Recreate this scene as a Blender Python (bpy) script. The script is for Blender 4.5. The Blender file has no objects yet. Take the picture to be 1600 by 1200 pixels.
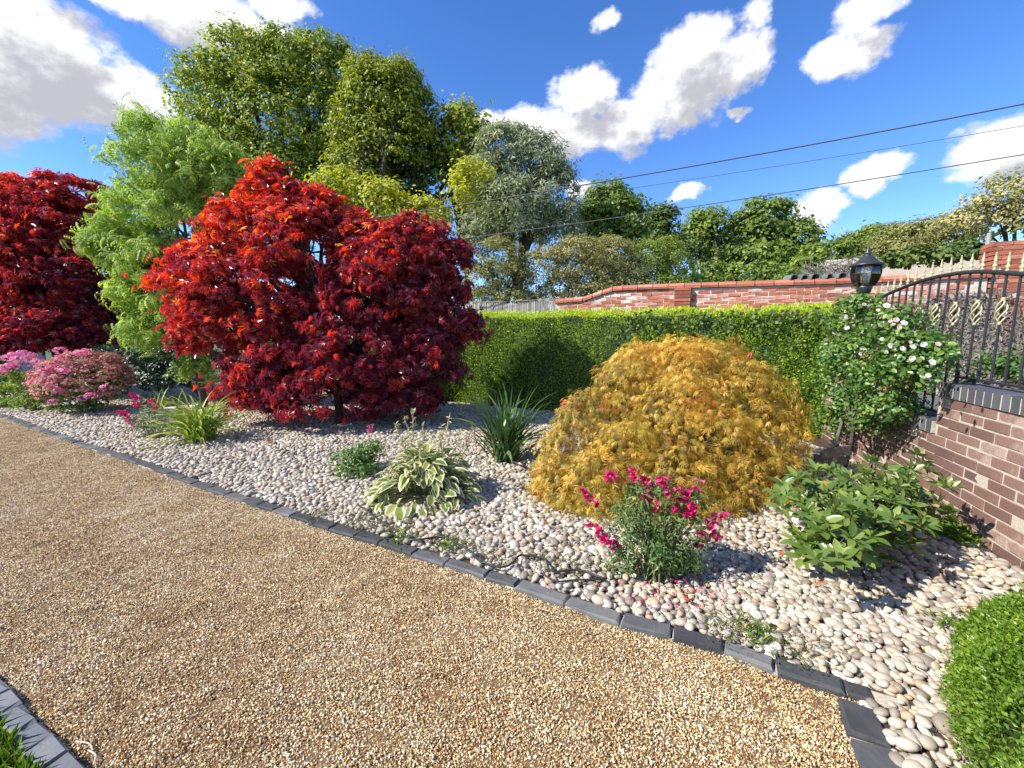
import bpy, math
import numpy as np
from mathutils import Matrix, Vector
R_ = np.random.default_rng(7)
S = bpy.context.scene
COL = S.collection
PI = math.pi
# ---------------------------------------------------------------- camera
F = 650.0; PITCH = math.atan(.131); CH = 1.4
cc, ss = math.cos(PITCH), math.sin(PITCH)
cam = bpy.data.cameras.new('camera'); co = bpy.data.objects.new('camera', cam); COL.objects.link(co)
cam.sensor_width = 36; cam.lens = 36 * F / 1600; cam.clip_start = .05; cam.clip_end = 2000
co.location = (0, 0, CH); co.rotation_euler = (PI / 2 - PITCH, 0, 0); S.camera = co
def ray(px, py):
    x = (px - 800) / F; v = -(py - 600) / F
    return np.array((x, cc + ss * v, -ss + cc * v))
def G(px, py, z=0.):
    d = ray(px, py); t = (z - CH) / d[2]; return np.array((d[0] * t, d[1] * t, z))
def D(px, py, Y):
    d = ray(px, py); t = Y / d[1]; return np.array((d[0] * t, Y, CH + d[2] * t))
# ---------------------------------------------------------------- world / sun / exposure
SUN_EL = math.radians(40); SUN_AZ = math.atan2(-1.0, -0.30)     # direction to the sun, azimuth from +Y towards +X
sun_dir = np.array((math.sin(SUN_AZ) * math.cos(SUN_EL), math.cos(SUN_AZ) * math.cos(SUN_EL), math.sin(SUN_EL)))
W = bpy.data.worlds.new('World'); S.world = W; W.use_nodes = True
def build_world():
    nt = W.node_tree; N = nt.nodes; L = nt.links
    for n in list(N): N.remove(n)
    STR = 0.10
    # cloud density as a function of (azimuth, elevation)
    g = bpy.data.node_groups.new('cloud_density', 'ShaderNodeTree')
    g.interface.new_socket('v', in_out='INPUT', socket_type='NodeSocketVector')
    g.interface.new_socket('d', in_out='OUTPUT', socket_type='NodeSocketFloat')
    gn, gl = g.nodes, g.links
    gi = gn.new('NodeGroupInput'); go = gn.new('NodeGroupOutput')
    blobs = [(40,85,135,90,1.15),(140,140,140,48,1.1),(-60,160,120,60,1.1),(20,150,60,45,1),(215,165,55,24,.9),(345,42,120,55,1.1),(240,5,170,36,1.1),(440,8,55,26,.8),(-130,60,150,120,1),
             (12,285,24,22,.8),(915,148,50,40,1),(820,196,46,26,1),(770,188,30,18,.8),(900,212,90,30,1),(985,190,50,42,1),(1060,150,80,55,1),(1078,92,60,55,1),
             (1150,102,58,42,1),(945,32,28,20,.62),(1175,36,35,22,.62),(1352,12,52,40,.85),(1330,82,66,36,.75),(1292,85,36,22,.8),
             (1545,235,78,44,1),(1620,225,80,50,1),(1362,270,50,25,1),(1280,325,44,26,1),(1075,303,35,10,.8),(1150,178,18,9,.75),(905,290,22,20,.9),(1290,352,14,9,.6),(640,395,40,12,.6)]
    # warp
    nz = gn.new('ShaderNodeTexNoise'); nz.inputs['Scale'].default_value = 9; nz.inputs['Detail'].default_value = 7; nz.inputs['Roughness'].default_value = .58
    mp = gn.new('ShaderNodeVectorMath'); mp.operation = 'MULTIPLY'; mp.inputs[1].default_value = (1, 1.35, 1)
    gl.new(gi.outputs[0], mp.inputs[0]); gl.new(mp.outputs[0], nz.inputs['Vector'])
    nw = gn.new('ShaderNodeVectorMath'); nw.operation = 'SUBTRACT'; nw.inputs[1].default_value = (.5, .5, .5); gl.new(nz.outputs['Color'], nw.inputs[0])
    sc = gn.new('ShaderNodeVectorMath'); sc.operation = 'SCALE'; sc.inputs['Scale'].default_value = .075; gl.new(nw.outputs[0], sc.inputs[0])
    ad = gn.new('ShaderNodeVectorMath'); ad.operation = 'ADD'; gl.new(gi.outputs[0], ad.inputs[0]); gl.new(sc.outputs[0], ad.inputs[1])
    prev = None
    for (px, py, rx, ry, w) in blobs:
        d = ray(px, py); d = d / np.linalg.norm(d); az = math.atan2(d[0], d[1]); el = math.asin(d[2])
        d2 = ray(px + rx, py); d2 = d2 / np.linalg.norm(d2); ra = abs(math.atan2(d2[0], d2[1]) - az) * 1.12
        d3 = ray(px, py + ry); d3 = d3 / np.linalg.norm(d3); re = abs(math.asin(d3[2]) - el) * 1.12
        a = gn.new('ShaderNodeVectorMath'); a.operation = 'SUBTRACT'; a.inputs[1].default_value = (az, el, 0); gl.new(ad.outputs[0], a.inputs[0])
        b = gn.new('ShaderNodeVectorMath'); b.operation = 'MULTIPLY'; b.inputs[1].default_value = (1 / ra, 1 / re, 0); gl.new(a.outputs[0], b.inputs[0])
        l = gn.new('ShaderNodeVectorMath'); l.operation = 'DOT_PRODUCT'; gl.new(b.outputs[0], l.inputs[0]); gl.new(b.outputs[0], l.inputs[1])
        m = gn.new('ShaderNodeMath'); m.operation = 'SUBTRACT'; m.inputs[0].default_value = w; gl.new(l.outputs['Value'], m.inputs[1])
        if prev is None: prev = m.outputs[0]
        else:
            x = gn.new('ShaderNodeMath'); x.operation = 'SMOOTH_MAX'; x.inputs[2].default_value = .35
            gl.new(prev, x.inputs[0]); gl.new(m.outputs[0], x.inputs[1]); prev = x.outputs[0]
    # clouds outside the frame: plain noise, present only away from the frame's azimuth range
    n2 = gn.new('ShaderNodeTexNoise'); n2.inputs['Scale'].default_value = 2.3; n2.inputs['Detail'].default_value = 3
    gl.new(gi.outputs[0], n2.inputs['Vector'])
    s2 = gn.new('ShaderNodeMath'); s2.operation = 'MULTIPLY_ADD'; s2.inputs[1].default_value = 9; s2.inputs[2].default_value = -5.2; gl.new(n2.outputs[0], s2.inputs[0])
    sx = gn.new('ShaderNodeSeparateXYZ'); gl.new(gi.outputs[0], sx.inputs[0])
    ab = gn.new('ShaderNodeMath'); ab.operation = 'ABSOLUTE'; gl.new(sx.outputs[0], ab.inputs[0])
    mr = gn.new('ShaderNodeMapRange'); mr.inputs[1].default_value = .92; mr.inputs[2].default_value = 1.3; mr.inputs[3].default_value = -6; mr.inputs[4].default_value = 0; gl.new(ab.outputs[0], mr.inputs[0])
    hi = gn.new('ShaderNodeMapRange'); hi.inputs[1].default_value = .75; hi.inputs[2].default_value = 1.0; hi.inputs[3].default_value = 0; hi.inputs[4].default_value = 6; gl.new(sx.outputs[1], hi.inputs[0])
    mm = gn.new('ShaderNodeMath'); mm.operation = 'ADD'; gl.new(mr.outputs[0], mm.inputs[0]); gl.new(hi.outputs[0], mm.inputs[1])
    mn = gn.new('ShaderNodeMath'); mn.operation = 'MINIMUM'; mn.inputs[1].default_value = 0; gl.new(mm.outputs[0], mn.inputs[0])
    s3 = gn.new('ShaderNodeMath'); s3.operation = 'ADD'; gl.new(s2.outputs[0], s3.inputs[0]); gl.new(mn.outputs[0], s3.inputs[1])
    x = gn.new('ShaderNodeMath'); x.operation = 'MAXIMUM'; gl.new(prev, x.inputs[0]); gl.new(s3.outputs[0], x.inputs[1])
    # billowy erosion
    nb = gn.new('ShaderNodeTexNoise'); nb.inputs['Scale'].default_value = 26; nb.inputs['Detail'].default_value = 9; nb.inputs['Roughness'].default_value = .62
    gl.new(mp.outputs[0], nb.inputs['Vector'])
    e = gn.new('ShaderNodeMath'); e.operation = 'MULTIPLY_ADD'; e.inputs[1].default_value = 1.9; e.inputs[2].default_value = -1.0; gl.new(nb.outputs[0], e.inputs[0])
    r = gn.new('ShaderNodeMath'); r.operation = 'ADD'; gl.new(x.outputs[0], r.inputs[0]); gl.new(e.outputs[0], r.inputs[1])
    gl.new(r.outputs[0], go.inputs[0])
    tc = N.new('ShaderNodeTexCoord')
    nrm = N.new('ShaderNodeVectorMath'); nrm.operation = 'NORMALIZE'; L.new(tc.outputs['Generated'], nrm.inputs[0])
    s = N.new('ShaderNodeSeparateXYZ'); L.new(nrm.outputs[0], s.inputs[0])
    at = N.new('ShaderNodeMath'); at.operation = 'ARCTAN2'; L.new(s.outputs[0], at.inputs[0]); L.new(s.outputs[1], at.inputs[1])
    asn = N.new('ShaderNodeMath'); asn.operation = 'ARCSINE'; L.new(s.outputs[2], asn.inputs[0])
    cb = N.new('ShaderNodeCombineXYZ'); L.new(at.outputs[0], cb.inputs[0]); L.new(asn.outputs[0], cb.inputs[1])
    g1 = N.new('ShaderNodeGroup'); g1.node_tree = g; L.new(cb.outputs[0], g1.inputs[0])
    off = N.new('ShaderNodeVectorMath'); off.operation = 'ADD'; off.inputs[1].default_value = (-.03, .05, 0); L.new(cb.outputs[0], off.inputs[0])
    g2 = N.new('ShaderNodeGroup'); g2.node_tree = g; L.new(off.outputs[0], g2.inputs[0])
    al = N.new('ShaderNodeMapRange'); al.interpolation_type = 'SMOOTHSTEP'; al.inputs[1].default_value = -.28; al.inputs[2].default_value = .55; L.new(g1.outputs[0], al.inputs[0])
    # thickness towards the light = shade
    sh = N.new('ShaderNodeMapRange'); sh.interpolation_type = 'SMOOTHSTEP'; sh.inputs[1].default_value = .0; sh.inputs[2].default_value = 1.0; L.new(g2.outputs[0], sh.inputs[0])
    cr = N.new('ShaderNodeMix'); cr.data_type = 'RGBA'; cr.inputs['A'].default_value = (.66 / STR, .665 / STR, .68 / STR, 1); cr.inputs['B'].default_value = (.33 / STR, .335 / STR, .37 / STR, 1)
    L.new(sh.outputs[0], cr.inputs['Factor'])
    sky = N.new('ShaderNodeTexSky'); sky.sky_type = 'NISHITA'; sky.sun_disc = False; sky.sun_elevation = SUN_EL; sky.sun_rotation = SUN_AZ
    sky.altitude = 1500; sky.air_density = 1.0; sky.dust_density = .1; sky.ozone_density = 3.5
    hs = N.new('ShaderNodeHueSaturation'); hs.inputs['Hue'].default_value = .51; hs.inputs['Saturation'].default_value = 1.22; hs.inputs['Value'].default_value = 1.55; L.new(sky.outputs[0], hs.inputs['Color'])
    mx = N.new('ShaderNodeMix'); mx.data_type = 'RGBA'; L.new(al.outputs[0], mx.inputs['Factor']); L.new(hs.outputs[0], mx.inputs['A']); L.new(cr.outputs['Result'], mx.inputs['B'])
    bg = N.new('ShaderNodeBackground'); bg.inputs[1].default_value = STR; L.new(mx.outputs['Result'], bg.inputs[0])
    o = N.new('ShaderNodeOutputWorld'); L.new(bg.outputs[0], o.inputs[0])
build_world()
sl = bpy.data.lights.new('sun', 'SUN'); sl.energy = 4.9; sl.angle = math.radians(.53); sl.color = (1, .955, .88)
so = bpy.data.objects.new('sun', sl); COL.objects.link(so); so.rotation_euler = Vector(sun_dir).to_track_quat('Z', 'Y').to_euler()
S.view_settings.view_transform = 'Standard'; S.view_settings.look = 'None'; S.view_settings.gamma = 1; S.view_settings.use_curve_mapping = False
S.view_settings.exposure = 0.8
S.render.engine = 'CYCLES'; S.cycles.max_bounces = 6; S.cycles.transparent_max_bounces = 12
# ---------------------------------------------------------------- helpers
def norm(v): return v / np.maximum(np.linalg.norm(v, axis=-1, keepdims=True), 1e-9)
def tag(o, label=None, cat=None, group=None, kind=None):
    if label: o['label'] = label
    if cat: o['category'] = cat
    if group: o['group'] = group
    if kind: o['kind'] = kind
    return o
def link(name, me, mat=None, parent=None, loc=None):
    o = bpy.data.objects.new(name, me); COL.objects.link(o)
    if mat is not None and me is not None:
        for m in (mat if isinstance(mat, (list, tuple)) else [mat]): me.materials.append(m)
    if parent is not None: o.parent = parent
    if loc is not None: o.location = tuple(float(a) for a in loc)
    return o
def empty(name, loc, label=None, cat=None, group=None, kind=None):
    o = bpy.data.objects.new(name, None); o.empty_display_size = .1; COL.objects.link(o); o.location = tuple(float(a) for a in loc)
    return tag(o, label, cat, group, kind)
def mesh_np(name, V, Fs, attrs=None, smooth=False):
    """V (n,3); Fs list of (k,m) int arrays (m = 3 or 4)"""
    me = bpy.data.meshes.new(name)
    V = np.asarray(V, np.float32)
    me.vertices.add(len(V)); me.vertices.foreach_set('co', V.ravel())
    Fs = [np.asarray(f, np.int32) for f in Fs if len(f)]
    nl = sum(f.size for f in Fs); nf = sum(len(f) for f in Fs)
    me.loops.add(nl); me.loops.foreach_set('vertex_index', np.concatenate([f.ravel() for f in Fs]))
    tot = np.concatenate([np.full(len(f), f.shape[1], np.int32) for f in Fs]); st = np.concatenate([[0], np.cumsum(tot)[:-1]]).astype(np.int32)
    me.polygons.add(nf); me.polygons.foreach_set('loop_start', st); me.polygons.foreach_set('loop_total', tot)
    me.polygons.foreach_set('use_smooth', np.full(nf, smooth))
    for k, a in (attrs or {}).items():
        at = me.attributes.new(k, 'FLOAT', 'POINT'); at.data.foreach_set('value', np.asarray(a, np.float32))
    me.update(); me.validate()
    return me
class MB:
    """collects shapes, builds one mesh"""
    def __init__(s): s.v = []; s.t = []; s.q = []; s.n = 0; s.a = []
    def add(s, V, tri=(), quad=(), tint=.5):
        V = np.asarray(V, float); s.v.append(V)
        if len(tri): s.t.append(np.asarray(tri) + s.n)
        if len(quad): s.q.append(np.asarray(quad) + s.n)
        s.a.append(np.full(len(V), tint)); s.n += len(V); return s
    def box(s, c, d, rot=None, tint=.5, jit=0):
        x = np.array([(-1,-1,-1),(1,-1,-1),(1,1,-1),(-1,1,-1),(-1,-1,1),(1,-1,1),(1,1,1),(-1,1,1)], float) * np.array(d) / 2
        if jit: x += R_.normal(0, jit, x.shape)
        if rot is not None: x = x @ np.array(rot).T
        return s.add(x + np.array(c), quad=[(0,3,2,1),(4,5,6,7),(0,1,5,4),(1,2,6,5),(2,3,7,6),(3,0,4,7)], tint=tint)
    def tube(s, P, r, n=6, tint=.5, cap=True):
        P = np.asarray(P, float); m = len(P); r = np.broadcast_to(np.asarray(r, float), (m,))
        T = np.gradient(P, axis=0); T = norm(T)
        ref = np.array((0, 0, 1.)) if abs(T[:, 2]).mean() < .8 else np.array((1., 0, 0))
        A = norm(np.cross(T, ref)); B = np.cross(T, A)
        th = np.arange(n) * 2 * PI / n
        V = (P[:, None] + r[:, None, None] * (np.cos(th)[None, :, None] * A[:, None] + np.sin(th)[None, :, None] * B[:, None])).reshape(-1, 3)
        q = [(i * n + j, i * n + (j + 1) % n, (i + 1) * n + (j + 1) % n, (i + 1) * n + j) for i in range(m - 1) for j in range(n)]
        if not cap: return s.add(V, quad=q, tint=tint)
        V = np.vstack([V, P[0], P[-1]]); a, b = m * n, m * n + 1
        t = [(a, (j + 1) % n, j) for j in range(n)] + [(b, (m - 1) * n + j, (m - 1) * n + (j + 1) % n) for j in range(n)]
        return s.add(V, tri=t, quad=q, tint=tint)
    def lathe(s, prof, n=12, c=(0, 0, 0), tint=.5, tw=0):
        P = np.array(prof, float); m = len(P); th = np.arange(n) * 2 * PI / n + tw
        V = np.stack([P[:, 0, None] * np.cos(th), P[:, 0, None] * np.sin(th), np.repeat(P[:, 1, None], n, 1)], -1).reshape(-1, 3) + np.array(c)
        q = [(i * n + j, i * n + (j + 1) % n, (i + 1) * n + (j + 1) % n, (i + 1) * n + j) for i in range(m - 1) for j in range(n)]
        return s.add(V, quad=q, tint=tint)
    def mesh(s, name, smooth=False):
        V = np.vstack(s.v); Fs = []
        if s.t: Fs.append(np.vstack(s.t))
        if s.q: Fs.append(np.vstack(s.q))
        return mesh_np(name, V, Fs, {'tint': np.concatenate(s.a)}, smooth)
    def build(s, name, mat, parent=None, loc=None, smooth=False): return link(name, s.mesh(name, smooth), mat, parent, loc)
def inside(poly, P):
    poly = np.asarray(poly)[:, :2]; x, y = P[:, 0], P[:, 1]; r = np.zeros(len(P), bool)
    for (x1, y1), (x2, y2) in zip(poly, np.roll(poly, -1, 0)):
        if y1 == y2: continue
        c = ((y1 > y) != (y2 > y)) & (x < (x2 - x1) * (y - y1) / (y2 - y1) + x1); r ^= c
    return r
def spline(P, n):
    P = np.asarray(P, float); m = len(P)
    Q = np.vstack([2 * P[0] - P[1], P, 2 * P[-1] - P[-2]]); out = []
    for i in range(m - 1):
        p0, p1, p2, p3 = Q[i:i + 4]
        for t in np.linspace(0, 1, n, endpoint=False):
            out.append(.5 * (2 * p1 + (p2 - p0) * t + (2 * p0 - 5 * p1 + 4 * p2 - p3) * t * t + (3 * p1 - p0 - 3 * p2 + p3) * t ** 3))
    out.append(P[-1]); return np.array(out)
def resample(P, step):
    d = np.concatenate([[0], np.cumsum(np.linalg.norm(np.diff(P, axis=0), axis=1))]); n = max(2, int(d[-1] / step)); t = np.linspace(0, d[-1], n + 1)
    return np.stack([np.interp(t, d, P[:, k]) for k in range(P.shape[1])], 1)
# ---- leaves
def frames(dirs, nh):
    """columns: x = side, y = tip direction, z = normal"""
    y = norm(dirs); x = norm(np.cross(y, nh)); z = np.cross(x, y)
    return np.stack([x, y, z], -1)
def scatter(tmpls, pos, Rm, scl, tint):
    """joined mesh arrays of leaf templates [(V, tris, edge)]"""
    n = len(pos); k = R_.integers(0, len(tmpls), n); VV = []; TT = []; A = []; E = []; base = 0
    scl = np.broadcast_to(np.asarray(scl, float), (n,)); tint = np.broadcast_to(np.asarray(tint, float), (n,))
    for i, tm in enumerate(tmpls):
        V, T = np.asarray(tm[0], float), np.asarray(tm[1]); m = k == i; c = m.sum()
        if not c: continue
        X = np.einsum('nij,vj->nvi', Rm[m], V) * scl[m][:, None, None] + pos[m][:, None]
        VV.append(X.reshape(-1, 3)); TT.append((T[None] + (np.arange(c) * len(V))[:, None, None]).reshape(-1, 3) + base)
        A.append(np.repeat(tint[m], len(V))); E.append(np.tile(tm[2] if len(tm) > 2 else np.zeros(len(V)), c)); base += c * len(V)
    return np.vstack(VV), np.vstack(TT), np.concatenate(A), np.concatenate(E)
def foliage(parent, tmpls, pos, Rm, scl, tint, mat, name='foliage', smooth=False, part=None, nparts=300, score=None):
    """pos in world coordinates. With part: the best-scoring nparts leaves become objects of their own."""
    base = np.array(parent.location) if parent else np.zeros(3)
    n = len(pos); pos = np.asarray(pos) - base; scl = np.broadcast_to(np.asarray(scl, float), (n,)).copy(); tint = np.broadcast_to(np.asarray(tint, float), (n,)).copy()
    rest = np.ones(n, bool)
    if part:
        if score is None: score = -np.linalg.norm(pos + base - np.array((0, 0, CH)), axis=1) + R_.normal(0, .02, n)
        idx = np.argsort(-score)[:nparts]; rest[idx] = False
        NB = 5; cache = {}
        qs = np.quantile(tint[idx], (np.arange(NB) + .5) / NB)
        for i in idx:
            t = int(np.argmin(abs(qs - tint[i]))); k = int(R_.integers(len(tmpls)))
            if (t, k) not in cache:
                tm = tmpls[k]; me = mesh_np(part, tm[0], [np.asarray(tm[1])], {'tint': np.full(len(tm[0]), qs[t]), 'edge': tm[2] if len(tm) > 2 else np.zeros(len(tm[0]))}, smooth)
                me.materials.append(mat); cache[(t, k)] = me
            o = bpy.data.objects.new(part, cache[(t, k)]); COL.objects.link(o); o.parent = parent
            M = np.eye(4); M[:3, :3] = Rm[i] * scl[i]; M[:3, 3] = pos[i]; o.matrix_local = Matrix(M.tolist())
    if rest.any():
        V, T, A, Ed = scatter(tmpls, pos[rest], Rm[rest], scl[rest], tint[rest])
        o = link(name, mesh_np(name, V, [T], {'tint': A, 'edge': Ed}, smooth), mat, parent); o['kind'] = 'stuff'
        return o
def tdia(w=.22, fold=.06, droop=0): # folded diamond leaf, length 1
    return (np.array([(0,0,0),(-w,.45,fold),(0,1,-droop),(w,.45,fold)], float), np.array([(0,1,2),(0,2,3)]))
def toval(w=.2, fold=.05, droop=.12, edge=True):
    ys = np.array((.0, .18, .45, .75, 1.)); ws = np.array((.0, .75, 1., .68, 0)) * w
    V = [(0, 0, 0)]; T = []; E = [0]
    for y, a in zip(ys[1:-1], ws[1:-1]):
        z = -droop * y * y; V += [(-a, y, z + fold), (0, y, z), (a, y, z + fold)]; E += [1, 0, 1]
    V += [(0, 1, -droop)]; E += [1]; n = len(V) - 1
    T += [(0, 2, 1), (0, 3, 2)]
    for k in range(2):
        a = 1 + 3 * k; b = a + 3
        T += [(a, a + 1, b + 1), (a, b + 1, b), (a + 1, a + 2, b + 2), (a + 1, b + 2, b + 1)]
    a = n - 3; T += [(a, a + 1, n), (a + 1, a + 2, n)]
    return (np.array(V, float), np.array(T), np.array(E, float))
def tpalm(nl=7, spread=2.3, w=.11, droop=.18, curl=.05): # palmate leaf of pointed lobes
    V = [(0, 0, 0)]; T = []
    for i in range(nl):
        u = i / (nl - 1) * 2 - 1; a = u * spread * .5 * 1.15; L = 1 - .45 * abs(u) ** 1.6
        d = np.array((math.sin(a), math.cos(a))); p = np.array((d[1], -d[0])); b = len(V)
        m = d * L * .48; V += [(*(m - p * w), curl), (*(m + p * w), curl), (*(d * L), -droop * L + R_.normal(0, .05))]
        T += [(0, b, b + 2), (0, b + 2, b + 1)]
    return (np.array(V, float), np.array(T))
def tfinger(nf=6, spread=1.5, w=.045, droop=.5): # thread-leaf maple: narrow drooping fingers
    V = []; T = []
    for i in range(nf):
        u = i / (nf - 1) * 2 - 1; a = u * spread * .5 + R_.normal(0, .08); L = (1 - .3 * abs(u)) * R_.uniform(.85, 1.1); d = np.array((math.sin(a), math.cos(a))); p = np.array((d[1], -d[0])) * w; b = len(V)
        m = d * L * .5; dr = droop * R_.uniform(.6, 1.3)
        V += [(0, 0, 0), (*(m - p), -.22 * dr * L), (*(m + p), -.22 * dr * L + .03), (*(d * L * .95), -dr * L)]
        T += [(b, b + 1, b + 2), (b + 1, b + 3, b + 2)]
    return (np.array(V, float), np.array(T))
def tpinnate(n=7, curl=.9): # drooping rachis with curled leaflets
    V = []; T = []
    for i in range(n):
        t = (i + 1) / n; y = math.sin(t * 1.3) * .7; z = -t * t * curl * .75
        for s in (-1, 1):
            b = len(V); l = .25; w = .055
            V += [(0, y, z), (s * l * .5, y + .05 - w, z - .03), (s * l * .5, y + .05 + w, z - .07), (s * l, y + .05, z - .2)]
            T += [(b, b + 1, b + 2), (b + 1, b + 3, b + 2)]
    return (np.array(V, float), np.array(T))
def strap(L, w, lean, az, arch, n=6, tw=0): # one strap leaf, root at the origin
    t = np.linspace(0, 1, n + 1); th = lean + arch * t ** 1.5
    dz = np.cos(th); dr = np.sin(th); z = np.concatenate([[0], np.cumsum((dz[1:] + dz[:-1]) / 2)]) * L / n; r = np.concatenate([[0], np.cumsum((dr[1:] + dr[:-1]) / 2)]) * L / n
    ws = w * np.minimum(1, np.minimum(1.2 - t * .2, (1 - t) * 3 + .02)) * np.minimum(1, .6 + t * 2)
    a = np.array((math.cos(az), math.sin(az), 0)); b = np.array((-a[1] * math.cos(tw), a[0] * math.cos(tw), math.sin(tw))); C = r[:, None] * a + z[:, None] * np.array((0, 0, 1))
    up = np.cross(b, a)*0 + np.array((0,0,1)) * w * .35
    V = np.concatenate([C - b * ws[:, None] + up * (ws / w)[:, None], C, C + b * ws[:, None] + up * (ws / w)[:, None]]); m = n + 1
    T = []
    for i in range(n): T += [(i, m + i, m + i + 1), (i, m + i + 1, i + 1), (m + i, 2 * m + i, 2 * m + i + 1), (m + i, 2 * m + i + 1, m + i + 1)]
    return V, np.array(T)
# ---- crowns
def B(px, py, rx, ry, Y, ryd=None):
    r = rx * Y / F * (1 + ((px - 800) / F) ** 2) ** .0; return (D(px, py, Y), np.array((r, ryd if ryd else r * .9, ry * Y / F)))
def crown_points(blobs, n, clump, k=40, inner=.55, flat=.6, upb=.45):
    w = np.array([(b[1][0] * b[1][1] * b[1][2]) ** (2 / 3) for b in blobs]); w /= w.sum(); nc = max(1, n // k)
    bi = R_.choice(len(blobs), nc, p=w); c = np.array([b[0] for b in blobs])[bi]; r = np.array([b[1] for b in blobs])[bi]
    d = norm(R_.normal(size=(nc, 3))); d[:, 2] = np.where(d[:, 2] < -.6, -d[:, 2], d[:, 2])
    rad = inner + (1 - inner) * R_.random(nc) ** .45
    cc_ = c + d * r * rad[:, None]; ci = np.repeat(np.arange(nc), k)
    cs = clump * R_.uniform(.55, 1.35, nc)
    off = R_.normal(size=(len(ci), 3)) * .5; off[:, 2] *= flat
    pos = cc_[ci] + off * cs[ci][:, None]
    nh = norm(norm(off) * .5 + d[ci] * .6 + np.array((0, 0, upb)) + R_.normal(size=off.shape) * .35)
    return pos, nh, ci, cc_, d[ci]
def tips(nh, droop=0.):
    t = R_.normal(size=nh.shape); t -= (t * nh).sum(1)[:, None] * nh; t = norm(t); t[:, 2] -= droop; return t
def limbs(mb, base, targets, r0, bend=.25, n=6, seg=7, trunk=None, kid=0, r1=.25):
    """a trunk from base to its fork and curved limbs to targets"""
    base = np.array(base, float); targets = np.asarray(targets, float)
    fork = trunk if trunk is not None else base + (targets.mean(0) - base) * .35
    P = spline([base, (base + fork) / 2 + R_.normal(0, r0 * .5, 3), fork], 4); mb.tube(P, np.linspace(r0, r0 * .75, len(P)), n + 2)
    for t in targets:
        m = (fork + t) / 2; m = m + np.array((0, 0, np.linalg.norm(t - fork) * bend * .4)) + R_.normal(0, 1, 3) * np.linalg.norm(t - fork) * .05
        t = fork + (t - fork) * .93; P = spline([fork, m, t], seg); mb.tube(P, np.linspace(r0 * .6, r0 * .6 * r1, len(P)), n)
        for _ in range(kid):
            i = R_.integers(len(P) // 3, int(len(P) * .75)); e = P[i] + R_.normal(0, 1, 3) * np.linalg.norm(t - fork) * .09 + np.array((0, 0, np.linalg.norm(t - fork) * .05))
            Q = spline([P[i], (P[i] + e) / 2 + R_.normal(0, .04, 3) * np.linalg.norm(e - P[i]), e], 4); mb.tube(Q, np.linspace(r0 * .25, r0 * .06, len(Q)), 4, cap=False)
# ---------------------------------------------------------------- materials
def mat(name, stops=None, rough=.6, attr='tint', trans=0., tcol=1.6, spec=.5, bump=0, bscale=50, noise=0, nscale=5, rnd=False, metal=0, edge=None, edge_at=.6, coat=0):
    """stops: colour ramp [(pos, (r,g,b))] over the tint attribute (or per-object random)"""
    m = bpy.data.materials.new(name); m.use_nodes = True; nt = m.node_tree; N = nt.nodes; L = nt.links; p = N['Principled BSDF']; out = N['Material Output']
    p.inputs['Roughness'].default_value = rough; p.inputs['Metallic'].default_value = metal; p.inputs['Specular IOR Level'].default_value = spec
    if coat: p.inputs['Coat Weight'].default_value = coat; p.inputs['Coat Roughness'].default_value = .2
    r = N.new('ShaderNodeValToRGB'); el = r.color_ramp.elements
    while len(el) > 1: el.remove(el[-1])
    el[0].position = stops[0][0]; el[0].color = (*stops[0][1], 1)
    for ps, c in stops[1:]: e = el.new(ps); e.color = (*c, 1)
    if rnd: a = N.new('ShaderNodeObjectInfo'); f = a.outputs['Random']
    else: a = N.new('ShaderNodeAttribute'); a.attribute_name = attr; f = a.outputs['Fac']
    tc = N.new('ShaderNodeTexCoord')
    if noise:
        nz = N.new('ShaderNodeTexNoise'); nz.inputs['Scale'].default_value = nscale; nz.inputs['Detail'].default_value = 5; L.new(tc.outputs['Object'], nz.inputs['Vector'])
        ma = N.new('ShaderNodeMath'); ma.operation = 'MULTIPLY_ADD'; ma.inputs[1].default_value = noise; L.new(nz.outputs[0], ma.inputs[0])
        sb = N.new('ShaderNodeMath'); sb.operation = 'SUBTRACT'; sb.inputs[1].default_value = noise / 2; L.new(f, sb.inputs[0]); L.new(sb.outputs[0], ma.inputs[2]); f = ma.outputs[0]
    L.new(f, r.inputs[0]); col = r.outputs[0]
    if edge:
        ea = N.new('ShaderNodeAttribute'); ea.attribute_name = 'edge'; st = N.new('ShaderNodeMapRange'); st.inputs[1].default_value = edge_at - .06; st.inputs[2].default_value = edge_at + .06; L.new(ea.outputs['Fac'], st.inputs[0])
        mx = N.new('ShaderNodeMix'); mx.data_type = 'RGBA'; L.new(st.outputs[0], mx.inputs['Factor']); L.new(col, mx.inputs['A']); mx.inputs['B'].default_value = (*edge, 1); col = mx.outputs['Result']
    L.new(col, p.inputs['Base Color'])
    if bump:
        bn = N.new('ShaderNodeTexNoise'); bn.inputs['Scale'].default_value = bscale; bn.inputs['Detail'].default_value = 6; L.new(tc.outputs['Object'], bn.inputs['Vector'])
        b = N.new('ShaderNodeBump'); b.inputs['Strength'].default_value = bump; b.inputs['Distance'].default_value = .01; L.new(bn.outputs[0], b.inputs['Height']); L.new(b.outputs[0], p.inputs['Normal'])
    if trans:
        t = N.new('ShaderNodeBsdfTranslucent'); hv = N.new('ShaderNodeHueSaturation'); hv.inputs['Value'].default_value = tcol; hv.inputs['Saturation'].default_value = 1.1; L.new(col, hv.inputs['Color']); L.new(hv.outputs[0], t.inputs['Color'])
        ms = N.new('ShaderNodeMixShader'); ms.inputs[0].default_value = trans; L.new(p.outputs[0], ms.inputs[1]); L.new(t.outputs[0], ms.inputs[2]); L.new(ms.outputs[0], out.inputs['Surface'])
    return m
M = {}
M['soil'] = mat('soil', [(0, (.05, .035, .022)), (1, (.11, .08, .05))], .95, noise=1, nscale=8, bump=.6, bscale=40)
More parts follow.
